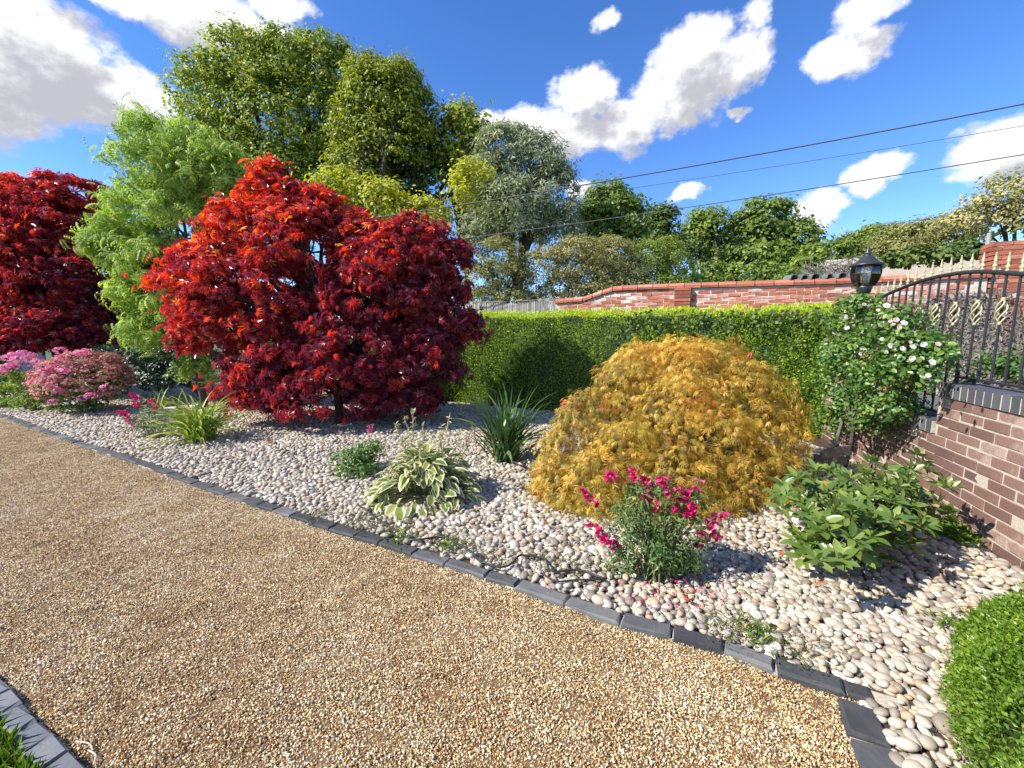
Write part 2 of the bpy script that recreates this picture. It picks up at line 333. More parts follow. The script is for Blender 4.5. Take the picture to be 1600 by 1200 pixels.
M['grass_far'] = mat('far_grass', [(0, (.05, .075, .02)), (1, (.1, .12, .04))], .95, noise=1, nscale=.3)
M['asphalt'] = mat('asphalt', [(0, (.11, .115, .12)), (1, (.16, .165, .17))], .9, noise=.8, nscale=3, bump=.3, bscale=120)
M['gravel_bed'] = mat('gravel_bed', [(0, (.16, .09, .035)), (1, (.34, .21, .09))], .95, noise=1.2, nscale=60, bump=.8, bscale=90)
M['gravel'] = mat('gravel_grain', [(0, (.05, .03, .018)), (.1, (.2, .09, .035)), (.26, (.40, .22, .08)), (.4, (.5, .33, .14)), (.46, (.34, .3, .24)), (.52, (.6, .43, .2)), (.75, (.74, .58, .33)), (.9, (.82, .73, .52)), (1, (.86, .82, .72))], .7, spec=.3)
_g = M['gravel'].node_tree; _r = [n for n in _g.nodes if n.type == 'VALTORGB'][0]; _src = _r.inputs[0].links[0].from_socket
_ge = _g.nodes.new('ShaderNodeNewGeometry'); _nz = _g.nodes.new('ShaderNodeTexNoise'); _nz.inputs['Scale'].default_value = 2.2; _nz.inputs['Detail'].default_value = 6; _nz.inputs['Roughness'].default_value = .65
_mm = _g.nodes.new('ShaderNodeMath'); _mm.operation = 'MULTIPLY_ADD'; _mm.inputs[1].default_value = .75; _ad = _g.nodes.new('ShaderNodeMath'); _ad.operation = 'SUBTRACT'; _ad.inputs[1].default_value = .40
_g.links.new(_ge.outputs['Position'], _nz.inputs['Vector']); _g.links.new(_nz.outputs[0], _mm.inputs[0]); _g.links.new(_src, _ad.inputs[0]); _g.links.new(_ad.outputs[0], _mm.inputs[2]); _g.links.new(_mm.outputs[0], _r.inputs[0])
M['pebble'] = mat('pebble', [(0, (0.185, 0.149, 0.109)), (.15, (0.293, 0.250, 0.193)), (.35, (0.402, 0.350, 0.273)), (.55, (0.511, 0.451, 0.356)), (.74, (0.456, 0.362, 0.247)), (.80, (0.391, 0.266, 0.168)), (.85, (0.305, 0.281, 0.237)), (.93, (0.543, 0.488, 0.385)), (1, (0.673, 0.627, 0.524))], .6, rnd=True, noise=.14, nscale=30, bump=.15, bscale=60, spec=.3)
M['slate'] = mat('slate', [(0, (.04, .041, .042)), (.7, (.085, .086, .085)), (1, (.15, .148, .138))], .8, rnd=True, noise=.8, nscale=14, bump=.5, bscale=25)
M['slate_light'] = mat('slate_light', [(0, (.13, .14, .15)), (1, (.2, .205, .205))], .8, rnd=True, noise=.7, nscale=9, bump=.5, bscale=25)
M['mortar'] = mat('mortar', [(0, (.38, .33, .25)), (1, (.52, .46, .36))], .95, noise=1, nscale=20, bump=.5, bscale=80)
M['brown_brick'] = mat('brown_brick', [(0, (0.119, 0.063, 0.049)), (.5, (0.178, 0.097, 0.074)), (.85, (0.238, 0.138, 0.106)), (1, (0.367, 0.265, 0.212))], .85, rnd=True, noise=.75, nscale=11, bump=.5, bscale=70)
M['blue_brick'] = mat('blue_brick', [(0, (.06, .064, .073)), (1, (.12, .124, .132))], .7, rnd=True, noise=.5, nscale=12, bump=.3, bscale=60)
M['red_brick'] = mat('red_brick', [(0, (.22, .065, .04)), (.45, (.40, .125, .065)), (.66, (.46, .19, .12)), (.78, (.44, .28, .22)), (.92, (.52, .44, .37)), (1, (.6, .55, .49))], .9, noise=.6, nscale=14, bump=.6, bscale=40)
M['coping'] = mat('coping_brick', [(0, (.33, .11, .065)), (.7, (.46, .17, .10)), (1, (.5, .32, .24))], .85, rnd=True, noise=.6, nscale=12, bump=.4, bscale=40)
M['old_mortar'] = mat('old_mortar', [(0, (.42, .33, .26)), (1, (.62, .55, .47))], .95, noise=1, nscale=6, bump=.6, bscale=40)
M['iron'] = mat('black_iron', [(0, (.018, .018, .02)), (1, (.03, .03, .033))], .45, noise=1, bump=.2, bscale=90)
M['gold'] = mat('gold_paint', [(0, (.36, .31, .15)), (1, (.6, .54, .32))], .55, noise=1, nscale=25)
M['lamp_iron'] = mat('lamp_paint', [(0, (.02, .023, .026)), (1, (.04, .044, .048))], .4, noise=1)
M['wood_grey'] = mat('grey_wood', [(0, (.22, .2, .17)), (1, (.42, .4, .35))], .9, rnd=True, noise=.6, nscale=7, bump=.4, bscale=30)
M['wood_old'] = mat('weathered_wood', [(0, (.1, .095, .075)), (1, (.19, .18, .145))], .95, noise=1, nscale=12, bump=.5, bscale=40)
M['bark'] = mat('bark', [(0, (.04, .032, .024)), (1, (.1, .085, .065))], .95, noise=1, nscale=10, bump=.7, bscale=30)
M['bark_dark'] = mat('dark_bark', [(0, (.02, .013, .012)), (1, (.05, .035, .03))], .9, noise=1, nscale=10)
M['dead'] = mat('dead_vine', [(0, (.12, .1, .08)), (1, (.3, .26, .21))], .95)
M['stone'] = mat('pale_stone', [(0, (.5, .45, .35)), (1, (.68, .62, .5))], .9, noise=1, nscale=10, bump=.3)
M['tile_grey'] = mat('grey_ridge_tile', [(0, (.09, .11, .12)), (1, (.15, .17, .18))], .8, noise=.8, nscale=8, rnd=True)
M['rubber'] = mat('black_rubber', [(0, (.02, .018, .016)), (1, (.03, .028, .025))], .6)
M['cable'] = mat('cable_sheath', [(0, (.09, .085, .085)), (1, (.12, .115, .115))], .5)
M['blue_paint'] = mat('blue_grey_paint', [(0, (.04, .055, .10)), (1, (.06, .08, .14))], .7, rnd=True, noise=.5)
gm = bpy.data.materials.new('lantern_glass'); gm.use_nodes = True
_N = gm.node_tree.nodes; _L = gm.node_tree.links
_a = _N.new('ShaderNodeBsdfTransparent'); _a.inputs[0].default_value = (.86, .89, .88, 1); _b = _N.new('ShaderNodeBsdfGlossy'); _b.inputs['Roughness'].default_value = .08; _f = _N.new('ShaderNodeFresnel'); _f.inputs[0].default_value = 1.7; _m = _N.new('ShaderNodeMixShader')
_L.new(_f.outputs[0], _m.inputs[0]); _L.new(_a.outputs[0], _m.inputs[1]); _L.new(_b.outputs[0], _m.inputs[2]); _L.new(_m.outputs[0], _N['Material Output'].inputs[0]); _N.remove(_N['Principled BSDF'])
M['glass'] = gm
M['bulb'] = mat('white_bulb', [(0, (.8, .8, .78))], .3)
def leafm(name, stops, trans=.35, rough=.5, tcol=1.8, spec=.4, **k): M[name] = mat(name, stops, rough, trans=trans, tcol=tcol, spec=spec, **k)
leafm('maple_red', [(0, (0.098, 0.022, 0.039)), (.3, (0.196, 0.033, 0.050)), (.5, (0.391, 0.050, 0.055)), (.7, (0.644, 0.094, 0.061)), (.88, (0.782, 0.187, 0.066)), (1, (0.828, 0.352, 0.066))], .4, .3, 1.9, .8)
leafm('maple_gold', [(0, (0.168, 0.075, 0.030)), (.2, (0.224, 0.180, 0.040)), (.42, (0.403, 0.330, 0.050)), (.66, (0.650, 0.420, 0.060)), (.88, (0.829, 0.520, 0.120)), (.965, (0.627, 0.150, 0.050)), (1, (0.694, 0.080, 0.050))], .38, .42, 1.6)
leafm('locust', [(0, (.17, .26, .04)), (.6, (.31, .42, .075)), (1, (.48, .55, .15))], .42, .5, 1.7)
leafm('oak', [(0, (0.104, 0.147, 0.024)), (.5, (0.221, 0.282, 0.042)), (.85, (0.351, 0.371, 0.048)), (1, (0.494, 0.422, 0.060))], .3, .5, 2.0)
leafm('oak_yellow', [(0, (0.126, 0.161, 0.022)), (.5, (0.304, 0.333, 0.039)), (1, (0.504, 0.483, 0.066))], .32, .5, 1.9)
leafm('ivy', [(0, (0.031, 0.059, 0.014)), (.7, (0.077, 0.126, 0.026)), (1, (0.182, 0.224, 0.048))], .2, .55, 1.6, .3)
leafm('willow', [(0, (0.144, 0.174, 0.075)), (.5, (0.264, 0.300, 0.149)), (1, (0.480, 0.504, 0.322))], .3, .5, 1.6)
leafm('scrub', [(0, (0.149, 0.157, 0.040)), (.5, (0.299, 0.302, 0.092)), (1, (0.529, 0.437, 0.218))], .3, .7, 1.5)
leafm('green_tree', [(0, (0.075, 0.122, 0.022)), (.6, (0.175, 0.244, 0.036)), (1, (0.325, 0.366, 0.060))], .3, .5, 1.9)
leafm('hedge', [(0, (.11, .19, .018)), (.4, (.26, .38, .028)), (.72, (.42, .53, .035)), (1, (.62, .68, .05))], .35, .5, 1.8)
leafm('box', [(0, (.07, .13, .015)), (.5, (.14, .24, .025)), (.9, (.25, .36, .035)), (1, (.45, .38, .06))], .35, .35, 1.8, .5)
leafm('rhodo', [(0, (.055, .10, .02)), (.6, (.12, .19, .035)), (.93, (.24, .29, .06)), (1, (.5, .36, .05))], .2, .33, 1.8, .55)
leafm('hosta', [(0, (.09, .14, .03)), (.6, (.2, .27, .05)), (1, (.38, .36, .08))], .3, .45, 1.6, .45, edge=(.72, .68, .45), edge_at=.62)
leafm('strap_dark', [(0, (.03, .07, .02)), (.6, (.07, .14, .035)), (1, (.16, .22, .08))], .25, .4, 1.8, .5)
leafm('strap_light', [(0, (.10, .18, .025)), (.6, (.22, .33, .045)), (1, (.5, .48, .12))], .35, .45, 1.6, .5)
leafm('small_green', [(0, (.04, .10, .018)), (.6, (.1, .2, .03)), (1, (.22, .32, .06))], .3, .4, 1.8)
leafm('penstemon_leaf', [(0, (.05, .1, .025)), (.6, (.12, .2, .05)), (1, (.25, .32, .1))], .3, .4, 1.7)
leafm('grey_green', [(0, (.09, .12, .06)), (1, (.26, .3, .17))], .3, .5, 1.5)
leafm('dark_blue_green', [(0, (.018, .04, .022)), (.7, (.04, .08, .04)), (1, (.12, .17, .1))], .15, .35, 1.5, .5)
leafm('rose_leaf', [(0, (.045, .1, .02)), (.6, (.1, .2, .035)), (1, (.28, .36, .06))], .3, .38, 1.8, .5)
leafm('rose_petal', [(0, (.75, .5, .5)), (.4, (.8, .68, .64)), (1, (.85, .82, .78))], .3, .6, 1.1)
leafm('magenta', [(0, (.5, .01, .10)), (.6, (.7, .025, .17)), (.9, (.8, .12, .3)), (1, (.85, .6, .7))], .35, .5, 1.3)
leafm('pink', [(0, (.62, .08, .22)), (.6, (.76, .2, .4)), (1, (.85, .45, .6))], .3, .6, 1.3)
leafm('sedum_pink', [(0, (.35, .2, .12)), (.35, (.5, .26, .2)), (.7, (.7, .2, .27)), (1, (.78, .32, .42))], .3, .7, 1.2)
leafm('seed', [(0, (.25, .22, .08)), (.6, (.5, .48, .25)), (1, (.5, .3, .2))], .2, .7, 1.3)
leafm('stem_green', [(0, (.1, .13, .04)), (1, (.2, .22, .08))], 0.1, .6)
leafm('grass', [(0, (.05, .11, .012)), (.6, (.13, .23, .02)), (1, (.25, .33, .05))], .35, .5, 1.8)
leafm('moss', [(0, (.05, .07, .018)), (1, (.16, .17, .06))], .1, .8)
leafm('dead_leaf', [(0, (.35, .03, .012)), (1, (.6, .14, .03))], .3, .6)

# ================================================================ SETTING
# key lines on the ground
KP = [(-420, 566), (-250, 592), (-120, 620), (0, 647), (40, 660), (115, 687), (187, 709), (265, 736), (315, 754), (381, 776), (444, 795), (487, 809), (600, 842), (657, 861), (725, 881), (772, 896), (820, 911), (875, 930), (935, 949), (985, 967), (1060, 985), (1137, 1008), (1219, 1037), (1290, 1058), (1345, 1075), (1362, 1080)]
K1 = np.array([G(x, y, .035)[:2] for x, y in KP])
K1c = resample(spline(K1, 5), .05)
K2c = resample(spline(np.array([G(x, y, .035)[:2] for x, y in [(1340, 1095), (1356, 1145), (1380, 1195), (1415, 1275), (1470, 1400)]]), 5), .05)
W0 = np.array((2.96, 2.27)); wd = norm(np.array((.349, 1.)))          # garden wall: foot of its inner face
def wallp(Y): return W0 + wd * (Y - W0[1]) / wd[1]
wn = np.array((-wd[1], wd[0]))                                        # normal towards the bed
HA = np.array((4.05, 5.15)); HB = np.array((-6.2, 10.45)); hd = norm(HB - HA); hn = np.array((hd[1], -hd[0])) # hedge foot line, normal to camera
if hn[1] > 0: hn = -hn
g = mesh_np('ground', [(-400, -60, -.06), (400, -60, -.06), (400, 700, -.06), (-400, 700, -.06)], [np.array([(0, 1, 2, 3)])])
tag(link('ground', g, M['grass_far']), kind='structure')
# lane beyond the hedge, a slightly raised slab
def slab(name, poly, z0, z1, m, kind='structure', parent=None):
    P = np.asarray(poly, float); n = len(P); V = np.vstack([np.c_[P, np.full(n, z1)], np.c_[P, np.full(n, z0)]])
    import mathutils.geometry as mg
    tr = np.array(mg.tessellate_polygon([[Vector((*p, 0)) for p in P]]))
    a = P[tr]; ar = np.cross(a[:, 1] - a[:, 0], a[:, 2] - a[:, 0]); tr[ar < 0] = tr[ar < 0][:, ::-1]
    area = sum(P[i][0] * P[(i + 1) % n][1] - P[(i + 1) % n][0] * P[i][1] for i in range(n)); s = 1 if area > 0 else -1
    q = np.array([(i, n + i, n + (i + 1) % n, (i + 1) % n)[::s] for i in range(n)])
    return tag(link(name, mesh_np(name, V, [tr, q]), m, parent), kind=kind)
OWA = np.array((2.75, 9.75)); OWD = norm(np.array((1, -.53)))          # old wall foot line
lane = [HA - hn * .95 - hd * 6.5, HA - hn * .95, HB - hn * .95 + hd * 3, OWA - OWD * 18 + np.array((0, .3)), OWA + OWD * 12]
slab('lane', lane, -.05, .25, M['asphalt'])
WEND = wallp(5.25)
bed = [*K1c[::-1][:1], *K1c[::-1][1:], (-16, 10), (-12, 13.4), HB, HA, WEND, W0 - wd * 1.6, (2.3, .1), (K2c[-1][0], K2c[-1][1]), *K2c[::-1][1:]]
bed = np.array([(float(p[0]), float(p[1])) for p in bed])
bed_o = slab('pebble_bed', bed, -.05, .012, M['soil'])
L1 = np.array([G(x, y, .02)[:2] for x, y in [(-420, 820), (-200, 930), (0, 1064), (42, 1102), (86, 1148), (133, 1202), (260, 1360)]]); L1c = resample(spline(L1, 5), .04)
dr = np.array([*map(tuple, K1c), *map(tuple, K2c[1:]), (1.0, -.4), tuple(L1c[-1])] + [tuple(p) for p in L1c[::-1][1:]] + [(-16, 4.2), (-16, 9.5)])
drive = slab('gravel_driveway', dr, -.05, .0, M['gravel_bed'])
# --- gravel: three patches of grains, instanced over the drive by one geometry nodes object
def instancer(name, pts, srcs, parent, attrs, kind='stuff', mesh_mat=None):
    """pts Nx3 with per-point rot (N,3), scl (N,3), idx; srcs list of meshes"""
    me = bpy.data.meshes.new(name); me.vertices.add(len(pts)); me.vertices.foreach_set('co', np.asarray(pts, np.float32).ravel())
    for k in ('rot', 'scl'):
        a = me.attributes.new(k, 'FLOAT_VECTOR', 'POINT'); a.data.foreach_set('vector', np.asarray(attrs[k], np.float32).ravel())
    a = me.attributes.new('idx', 'INT', 'POINT'); a.data.foreach_set('value', np.asarray(attrs['idx'], np.int32))
    o = link(name, me, None, parent); o['kind'] = kind
    col = bpy.data.collections.new(name + '_sources')
    for i, m in enumerate(srcs):
        so_ = bpy.data.objects.new(name + '_source_%02d' % i, m); col.objects.link(so_)
    ng = bpy.data.node_groups.new(name, 'GeometryNodeTree')
    ng.interface.new_socket('Geometry', in_out='INPUT', socket_type='NodeSocketGeometry'); ng.interface.new_socket('Geometry', in_out='OUTPUT', socket_type='NodeSocketGeometry')
    N = ng.nodes; L = ng.links; gi = N.new('NodeGroupInput'); go = N.new('NodeGroupOutput')
    ci = N.new('GeometryNodeCollectionInfo'); ci.inputs['Collection'].default_value = col; ci.inputs['Separate Children'].default_value = True; ci.inputs['Reset Children'].default_value = True
    ip = N.new('GeometryNodeInstanceOnPoints'); ip.inputs['Pick Instance'].default_value = True
    def na(nm, t):
        n = N.new('GeometryNodeInputNamedAttribute'); n.data_type = t; n.inputs['Name'].default_value = nm; return n.outputs[0]
    L.new(gi.outputs[0], ip.inputs['Points']); L.new(ci.outputs[0], ip.inputs['Instance']); L.new(na('idx', 'INT'), ip.inputs['Instance Index']); L.new(na('rot', 'FLOAT_VECTOR'), ip.inputs['Rotation']); L.new(na('scl', 'FLOAT_VECTOR'), ip.inputs['Scale'])
    L.new(ip.outputs[0], go.inputs[0])
    md = o.modifiers.new('instances', 'NODES'); md.node_group = ng
    return o
def grain_patch(seed, size=1.0, sp=.0066):
    rg = np.random.default_rng(seed); n = int(size / sp) + 3; gx, gy = np.meshgrid(np.arange(n), np.arange(n)); P = np.stack([gx.ravel(), gy.ravel()], 1) * sp - size / 2 + rg.normal(0, sp * .35, (n * n, 2))
    N = len(P); O = np.array([(1,0,0),(0,1,0),(-1,0,0),(0,-1,0),(0,0,1),(0,0,-1)], float); T = np.array([(0,1,4),(1,2,4),(2,3,4),(3,0,4),(1,0,5),(2,1,5),(3,2,5),(0,3,5)])[:4 + 4]
    r = sp * rg.uniform(.42, .85, (N, 1)) * rg.lognormal(0, .16, (N, 1)); s = np.c_[r * rg.uniform(.8, 1.5, (N, 1)), r * rg.uniform(.6, 1.0, (N, 1)), r * rg.uniform(.5, .9, (N, 1))]
    q = rg.normal(size=(N, 3, 3)); q, _ = np.linalg.qr(q)
    V = np.einsum('nij,nvj->nvi', q, O[None] * s[:, None] * rg.uniform(.7, 1.2, (N, 6, 1)))
    z = rg.uniform(-.002, .005, N) + .006 * np.sin(P[:, 0] * 17 + seed) * np.sin(P[:, 1] * 13 + 2 * seed) * np.cos(P[:, 1] * 29 + P[:, 0] * 8)
    V = V + np.c_[P, z][:, None]
    T = (T[None] + (np.arange(N) * 6)[:, None, None]).reshape(-1, 3); tint = np.clip(rg.beta(2.1, 1.6, N), 0, 1)
    me = mesh_np('gravel_patch', V.reshape(-1, 3), [T], {'tint': np.repeat(tint, 6)}); me.materials.append(M['gravel']); return me
gx, gy = np.meshgrid(np.arange(-14.5, 3, 1), np.arange(-.5, 10, 1)); gp = np.stack([gx.ravel(), gy.ravel()], 1)
sub = np.array([(a, b) for a in (-.5, 0, .5) for b in (-.5, 0, .5)])
drp = np.array(dr); keep = np.array([inside(drp, p + sub).any() for p in gp]) & (gp[:, 1] > .2) & (np.abs(gp[:, 0]) < gp[:, 1] * 1.4 + 1.5)
gp = gp[keep]; n = len(gp)
instancer('gravel', np.c_[gp, np.full(n, .002)], [grain_patch(i) for i in range(4)], drive, dict(rot=np.c_[np.zeros((n, 2)), R_.integers(0, 4, n) * PI / 2], scl=np.ones((n, 3)), idx=R_.integers(0, 4, n)))
# --- pebbles
def pebble_mesh(seed):
    import bmesh
    rg = np.random.default_rng(seed); bm = bmesh.new(); bmesh.ops.create_icosphere(bm, subdivisions=2, radius=1); V = np.array([v.co for v in bm.verts]); T = np.array([[v.index for v in f.verts] for f in bm.faces]); bm.free()
    d = rg.normal(size=(3, 3)); V = V * (1 + .09 * np.sin(V @ d[0] * 1.3 + 1) + .07 * np.sin(V @ d[1] * 1.6))[:, None]
    V = V * np.array((1, rg.uniform(.62, .85), rg.uniform(.42, .62))); me = mesh_np('pebble', V, [T], {}, True); me.materials.append(M['pebble']); return me
PM = [pebble_mesh(i) for i in range(12)]
def pebble_pts(sp, z, jit, smin, smax):
    xs = np.arange(-13, 3.6, sp); ys = np.arange(.9, 10.6, sp * .87); X, Y = np.meshgrid(xs, ys); X = X + (np.arange(len(ys)) % 2)[:, None] * sp / 2
    P = np.stack([X.ravel(), Y.ravel()], 1); P = P[(np.abs(P[:, 0]) < P[:, 1] * 1.32 + .3)]; P = P + R_.normal(0, jit, P.shape); P = P[inside(bed, P)]
    return np.c_[P, np.full(len(P), z) + R_.normal(0, .003, len(P))], R_.uniform(smin, smax, len(P))
# keep pebbles off the kerb
def dist_line(P, Lc):
    r = np.full(len(P), 9.)
    for a in Lc[::2]: r = np.minimum(r, np.hypot(P[:, 0] - a[0], P[:, 1] - a[1]))
    return r
PA, sa = pebble_pts(.034, .016, .007, .014, .027); PB, sb_ = pebble_pts(.045, .029, .011, .015, .032)
big = R_.random(len(PB)) < .1; sb_[big] *= 1.3; PB[:, 2] += .007 * np.sin(PB[:, 0] * 3.1) * np.sin(PB[:, 1] * 3.7)
PP = np.vstack([PA, PB]); ps = np.concatenate([sa, sb_]); near = dist_line(PP, np.vstack([K1c, K2c])) > .062
nearw = ((PP[:, :2] - W0) @ wn) > .03; PP, ps = PP[near & nearw], ps[near & nearw]
rot = np.c_[R_.normal(0, .28, (len(PP), 2)), R_.uniform(0, 2 * PI, len(PP))]; idx = R_.integers(0, 12, len(PP))
# the 300 that show largest: nearest to the camera inside the frame
d = PP - np.array((0, 0, CH)); fw = d @ np.array((0, cc, -ss)); u = 800 + F * d[:, 0] / fw; v = 600 - F * (d @ np.array((0, ss, cc))) / fw
vis = (u > 10) & (u < 1590) & (v < 1195) & (v > 0) & (PP[:, 2] > .02) & (fw > 0)
sc_ = np.where(vis, ps / fw, 0); top = np.argsort(-sc_)[:300]; isp = np.zeros(len(PP), bool); isp[top] = True
for i in top:
    o = bpy.data.objects.new('pebble', PM[idx[i]]); COL.objects.link(o); o.parent = bed_o; o.location = PP[i]; o.rotation_euler = rot[i]; o.scale = (ps[i],) * 3
instancer('pebbles', PP[~isp], PM, bed_o, dict(rot=rot[~isp], scl=np.repeat(ps[~isp][:, None], 3, 1), idx=idx[~isp]))
# --- kerb of slate setts
def kerb(name, C, L, w, hgt, m, gap=.012, z0=0., vary=.25, label=None):
    P = resample(C, L * 1.0); root = slab(name, np.vstack([C[::6] + 0, (C + 0)[::-1][::6] + .001]), 0, .001, M['mortar']) if False else empty(name, (*P[0], 0), kind='structure')
    base = np.array((*P[0], 0)); mb = MB(); cut = [0]
    d = np.concatenate([[0], np.cumsum(np.linalg.norm(np.diff(C, axis=0), axis=1))]); s = 0; stones = []
    while s < d[-1]:
        l = L * R_.uniform(1 - vary, 1 + vary); a = np.array([np.interp(s, d, C[:, k]) for k in (0, 1)]); b = np.array([np.interp(min(s + l - gap, d[-1]), d, C[:, k]) for k in (0, 1)]); s += l
        if np.linalg.norm(b - a) < .05: continue
        t = norm(b - a); nn = np.array((-t[1], t[0])); ww = w * R_.uniform(.86, 1.1); h = hgt + R_.normal(0, .003)
        x = []
        for (q, sg, ins, z) in [(a, -1, 0, -.04), (b, -1, 0, -.04), (b, 1, 0, -.04), (a, 1, 0, -.04), (a, -1, .0, h * .75), (b, -1, 0, h * .75), (b, 1, 0, h * .75), (a, 1, 0, h * .75), (a, -1, .008, h), (b, -1, .008, h), (b, 1, .008, h), (a, 1, .008, h)]:
            e = t * ins * (1 if q is a else -1); p = q + nn * sg * (ww / 2 - ins) + e + R_.normal(0, .004, 2); x.append((*p, z + z0 + (R_.normal(0, .002) if z > 0 else 0)))
        V = np.array(x); c = V.mean(0); c[2] = 0
        Fq = [(4, 5, 1, 0)[::-1], (5, 6, 2, 1)[::-1], (6, 7, 3, 2)[::-1], (7, 4, 0, 3)[::-1], (8, 9, 5, 4)[::-1], (9, 10, 6, 5)[::-1], (10, 11, 7, 6)[::-1], (11, 8, 4, 7)[::-1], (8, 9, 10, 11)]
        o = link('kerb_stone', mesh_np('kerb_stone', V - c, [np.array(Fq)]), m, root, c - base); stones.append(o)
        mb.box(((a + b)[0] / 2, (a + b)[1] / 2, z0 - .012), (l + .004, ww * .9, .05), rot=[(t[0], -t[1], 0), (t[1], t[0], 0), (0, 0, 1)])
    o = mb.build('mortar_bed', M['mortar'], root); o.location = -Vector(base)
    return root
kerb('border_kerb', K1c, .24, .085, .026, M['slate'])
kerb('corner_kerb', K2c, .15, .125, .028, M['slate'], vary=.15)
L1k = L1c.copy(); tt = norm(np.gradient(L1c, axis=0)); L1k = L1c + np.c_[tt[:, 1], -tt[:, 0]] * .04
kerb('lawn_kerb', L1k, .15, .078, .035, M['slate_light'], gap=.008, vary=.2)
lawnp = L1c + np.c_[tt[:, 1], -tt[:, 0]] * .078
slab('lawn', np.vstack([lawnp, [(-4, -.5), (-9, 1), (-9, 3)]]), -.05, .018, M['soil'])
# grass of the lawn
n = 90000; P = np.c_[R_.uniform(-4.2, -1.2, n), R_.uniform(.3, 3.2, n)]; ok = inside(np.vstack([lawnp, [(-4, -.5), (-9, 1), (-9, 3)]]), P) & (P[:, 0] > -P[:, 1] * 1.5 - .3); P = P[ok]; n = len(P)
up = norm(np.c_[R_.normal(0, .4, (n, 2)), np.ones(n)]); o = foliage(None, [tdia(.1, .02, .15), tdia(.07, .02, .3)], np.c_[P, np.full(n, .015)], frames(up, tips(up)), R_.uniform(.03, .075, n), R_.random(n), M['grass'], 'lawn_grass')
tag(o, 'short bright green grass of the lawn at the bottom left corner', 'grass', kind='stuff')

# ================================================================ GARDEN WALL (dark brown brick with blue coping)
def proj(p):
    d = np.asarray(p, float) - np.array((0, 0, CH)); fw_ = d @ np.array((0, cc, -ss)); return 800 + F * d[0] / fw_, 600 - F * (d @ np.array((0, ss, cc))) / fw_
gw = empty('garden_wall', (*W0, 0), 'low dark brown brick garden wall with blue-grey brick coping stepping down under the railing', 'wall')
ang = math.atan2(wd[1], wd[0]); gw.rotation_euler = (0, 0, ang)         # local x along the wall (away), local y away from... +y = left/bed side
CRS = .075; BL = .225; TH = .215
# step position: pixel x = 1470
sY = min(np.arange(2.3, 4, .01), key=lambda Y: abs(proj((*wallp(Y), .9))[0] - 1468)); s_step = (sY - W0[1]) / wd[1]
SL0, SL1 = -1.5, (5.25 - W0[1]) / wd[1]
# local frame: x along wd, y = wn (towards the bed); wall body occupies y in [-TH, 0]
NC = 12; NLOW = 8; brick_me = {}
def wbrick(l, dep, h, key, m, jit=.0025):
    k = R_.integers(0, 4)
    if (key, k) not in brick_me:
        mb = MB(); b = .004
        x = np.array([(sx * (l / 2 - i * b), sy * dep / 2 - (0 if sy < 0 else (0 if i == 0 else 0)), sz * (h / 2 - i * b)) for i in (0,) for sx in (-1, 1) for sy in (-1, 1) for sz in (-1, 1)])
        back = np.array([(-l/2,-dep/2,-h/2),(l/2,-dep/2,-h/2),(l/2,-dep/2,h/2),(-l/2,-dep/2,h/2)])
        mid = back + np.array((0, dep - b, 0)); fr = mid * np.array(((l - 2 * b) / l, 1, (h - 2 * b) / h)) + np.array((0, b, 0))
        V = np.vstack([back, mid, fr]); V[4:] += R_.normal(0, jit * .6, (8, 3)) * np.array((1, .3, 1))
        Q = [(0,1,2,3)] + [(a, 4 + a, 4 + (a + 1) % 4, (a + 1) % 4) for a in range(4)] + [(4 + a, 8 + a, 8 + (a + 1) % 4, 4 + (a + 1) % 4) for a in range(4)] + [(11, 10, 9, 8)]
        me = mesh_np('brick', V, [np.array(Q)]); me.materials.append(m); brick_me[(key, k)] = me
    return brick_me[(key, k)]
def put(me, name, parent, loc, rot=(0, 0, 0), scl=None):
    o = bpy.data.objects.new(name, me); COL.objects.link(o); o.parent = parent; o.location = [float(a) for a in loc]; o.rotation_euler = rot
    if scl: o.scale = scl
    return o
mb = MB(); H1 = NC * CRS; H2 = NLOW * CRS
mb.box(((SL0 + s_step) / 2, -TH / 2, H1 / 2 - .02), (s_step - SL0, TH - .012, H1 + .02)); mb.box(((s_step + SL1) / 2, -TH / 2, H2 / 2 - .02), (SL1 - s_step - .002, TH - .012, H2 + .02))
mb.build('mortar_core', M['mortar'], gw)
for c in range(NC):
    for k in range(-8, 40):
        a = k * BL + (BL / 2 if c % 2 else 0); b = a + BL - .010; lim0, lim1 = SL0, (s_step if c >= NLOW else SL1)
        a2, b2 = max(a, lim0), min(b, lim1)
        if b2 - a2 < .04: continue
        full = abs((b2 - a2) - (BL - .01)) < .001
        l = b2 - a2; key = ('b', round(l, 2)); me = wbrick(l, .06, CRS - .010, key, M['brown_brick'])
        put(me, 'brick', gw, ((a2 + b2) / 2 + R_.normal(0, .0015), -.031 + R_.normal(0, .002), c * CRS + CRS / 2 + R_.normal(0, .001)), (0, R_.normal(0, .008), R_.normal(0, .006)))
for (x0, x1, z) in ((SL0, s_step + .02, H1), (s_step + .02, SL1, H2)):
    x = x0
    while x < x1 - .05:
        me = wbrick(TH + .02, .065, .1, 'cop', M['blue_brick'], .0015)
        o = put(me, 'coping_brick', gw, (x + .0365, -TH / 2 + .004, z + .055), (0, 0, -PI / 2)); x += .075
    # thin mortar between the coping bricks
    MB().box(((x0 + x1) / 2, -TH / 2 + .003, z + .048), (x1 - x0 - .004, TH + .016, .094)).build('coping_mortar', M['mortar'], gw)
# end face bricks of the step
for c in range(NLOW + 1, NC):
    put(wbrick(TH - .015, .03, CRS - .01, 'end', M['brown_brick']), 'brick', gw, (s_step + .002, -TH / 2, c * CRS + CRS / 2), (0, 0, -PI / 2))
def wl(s, y, z): p = W0 + wd * s + wn * y; return np.array((p[0], p[1], z))

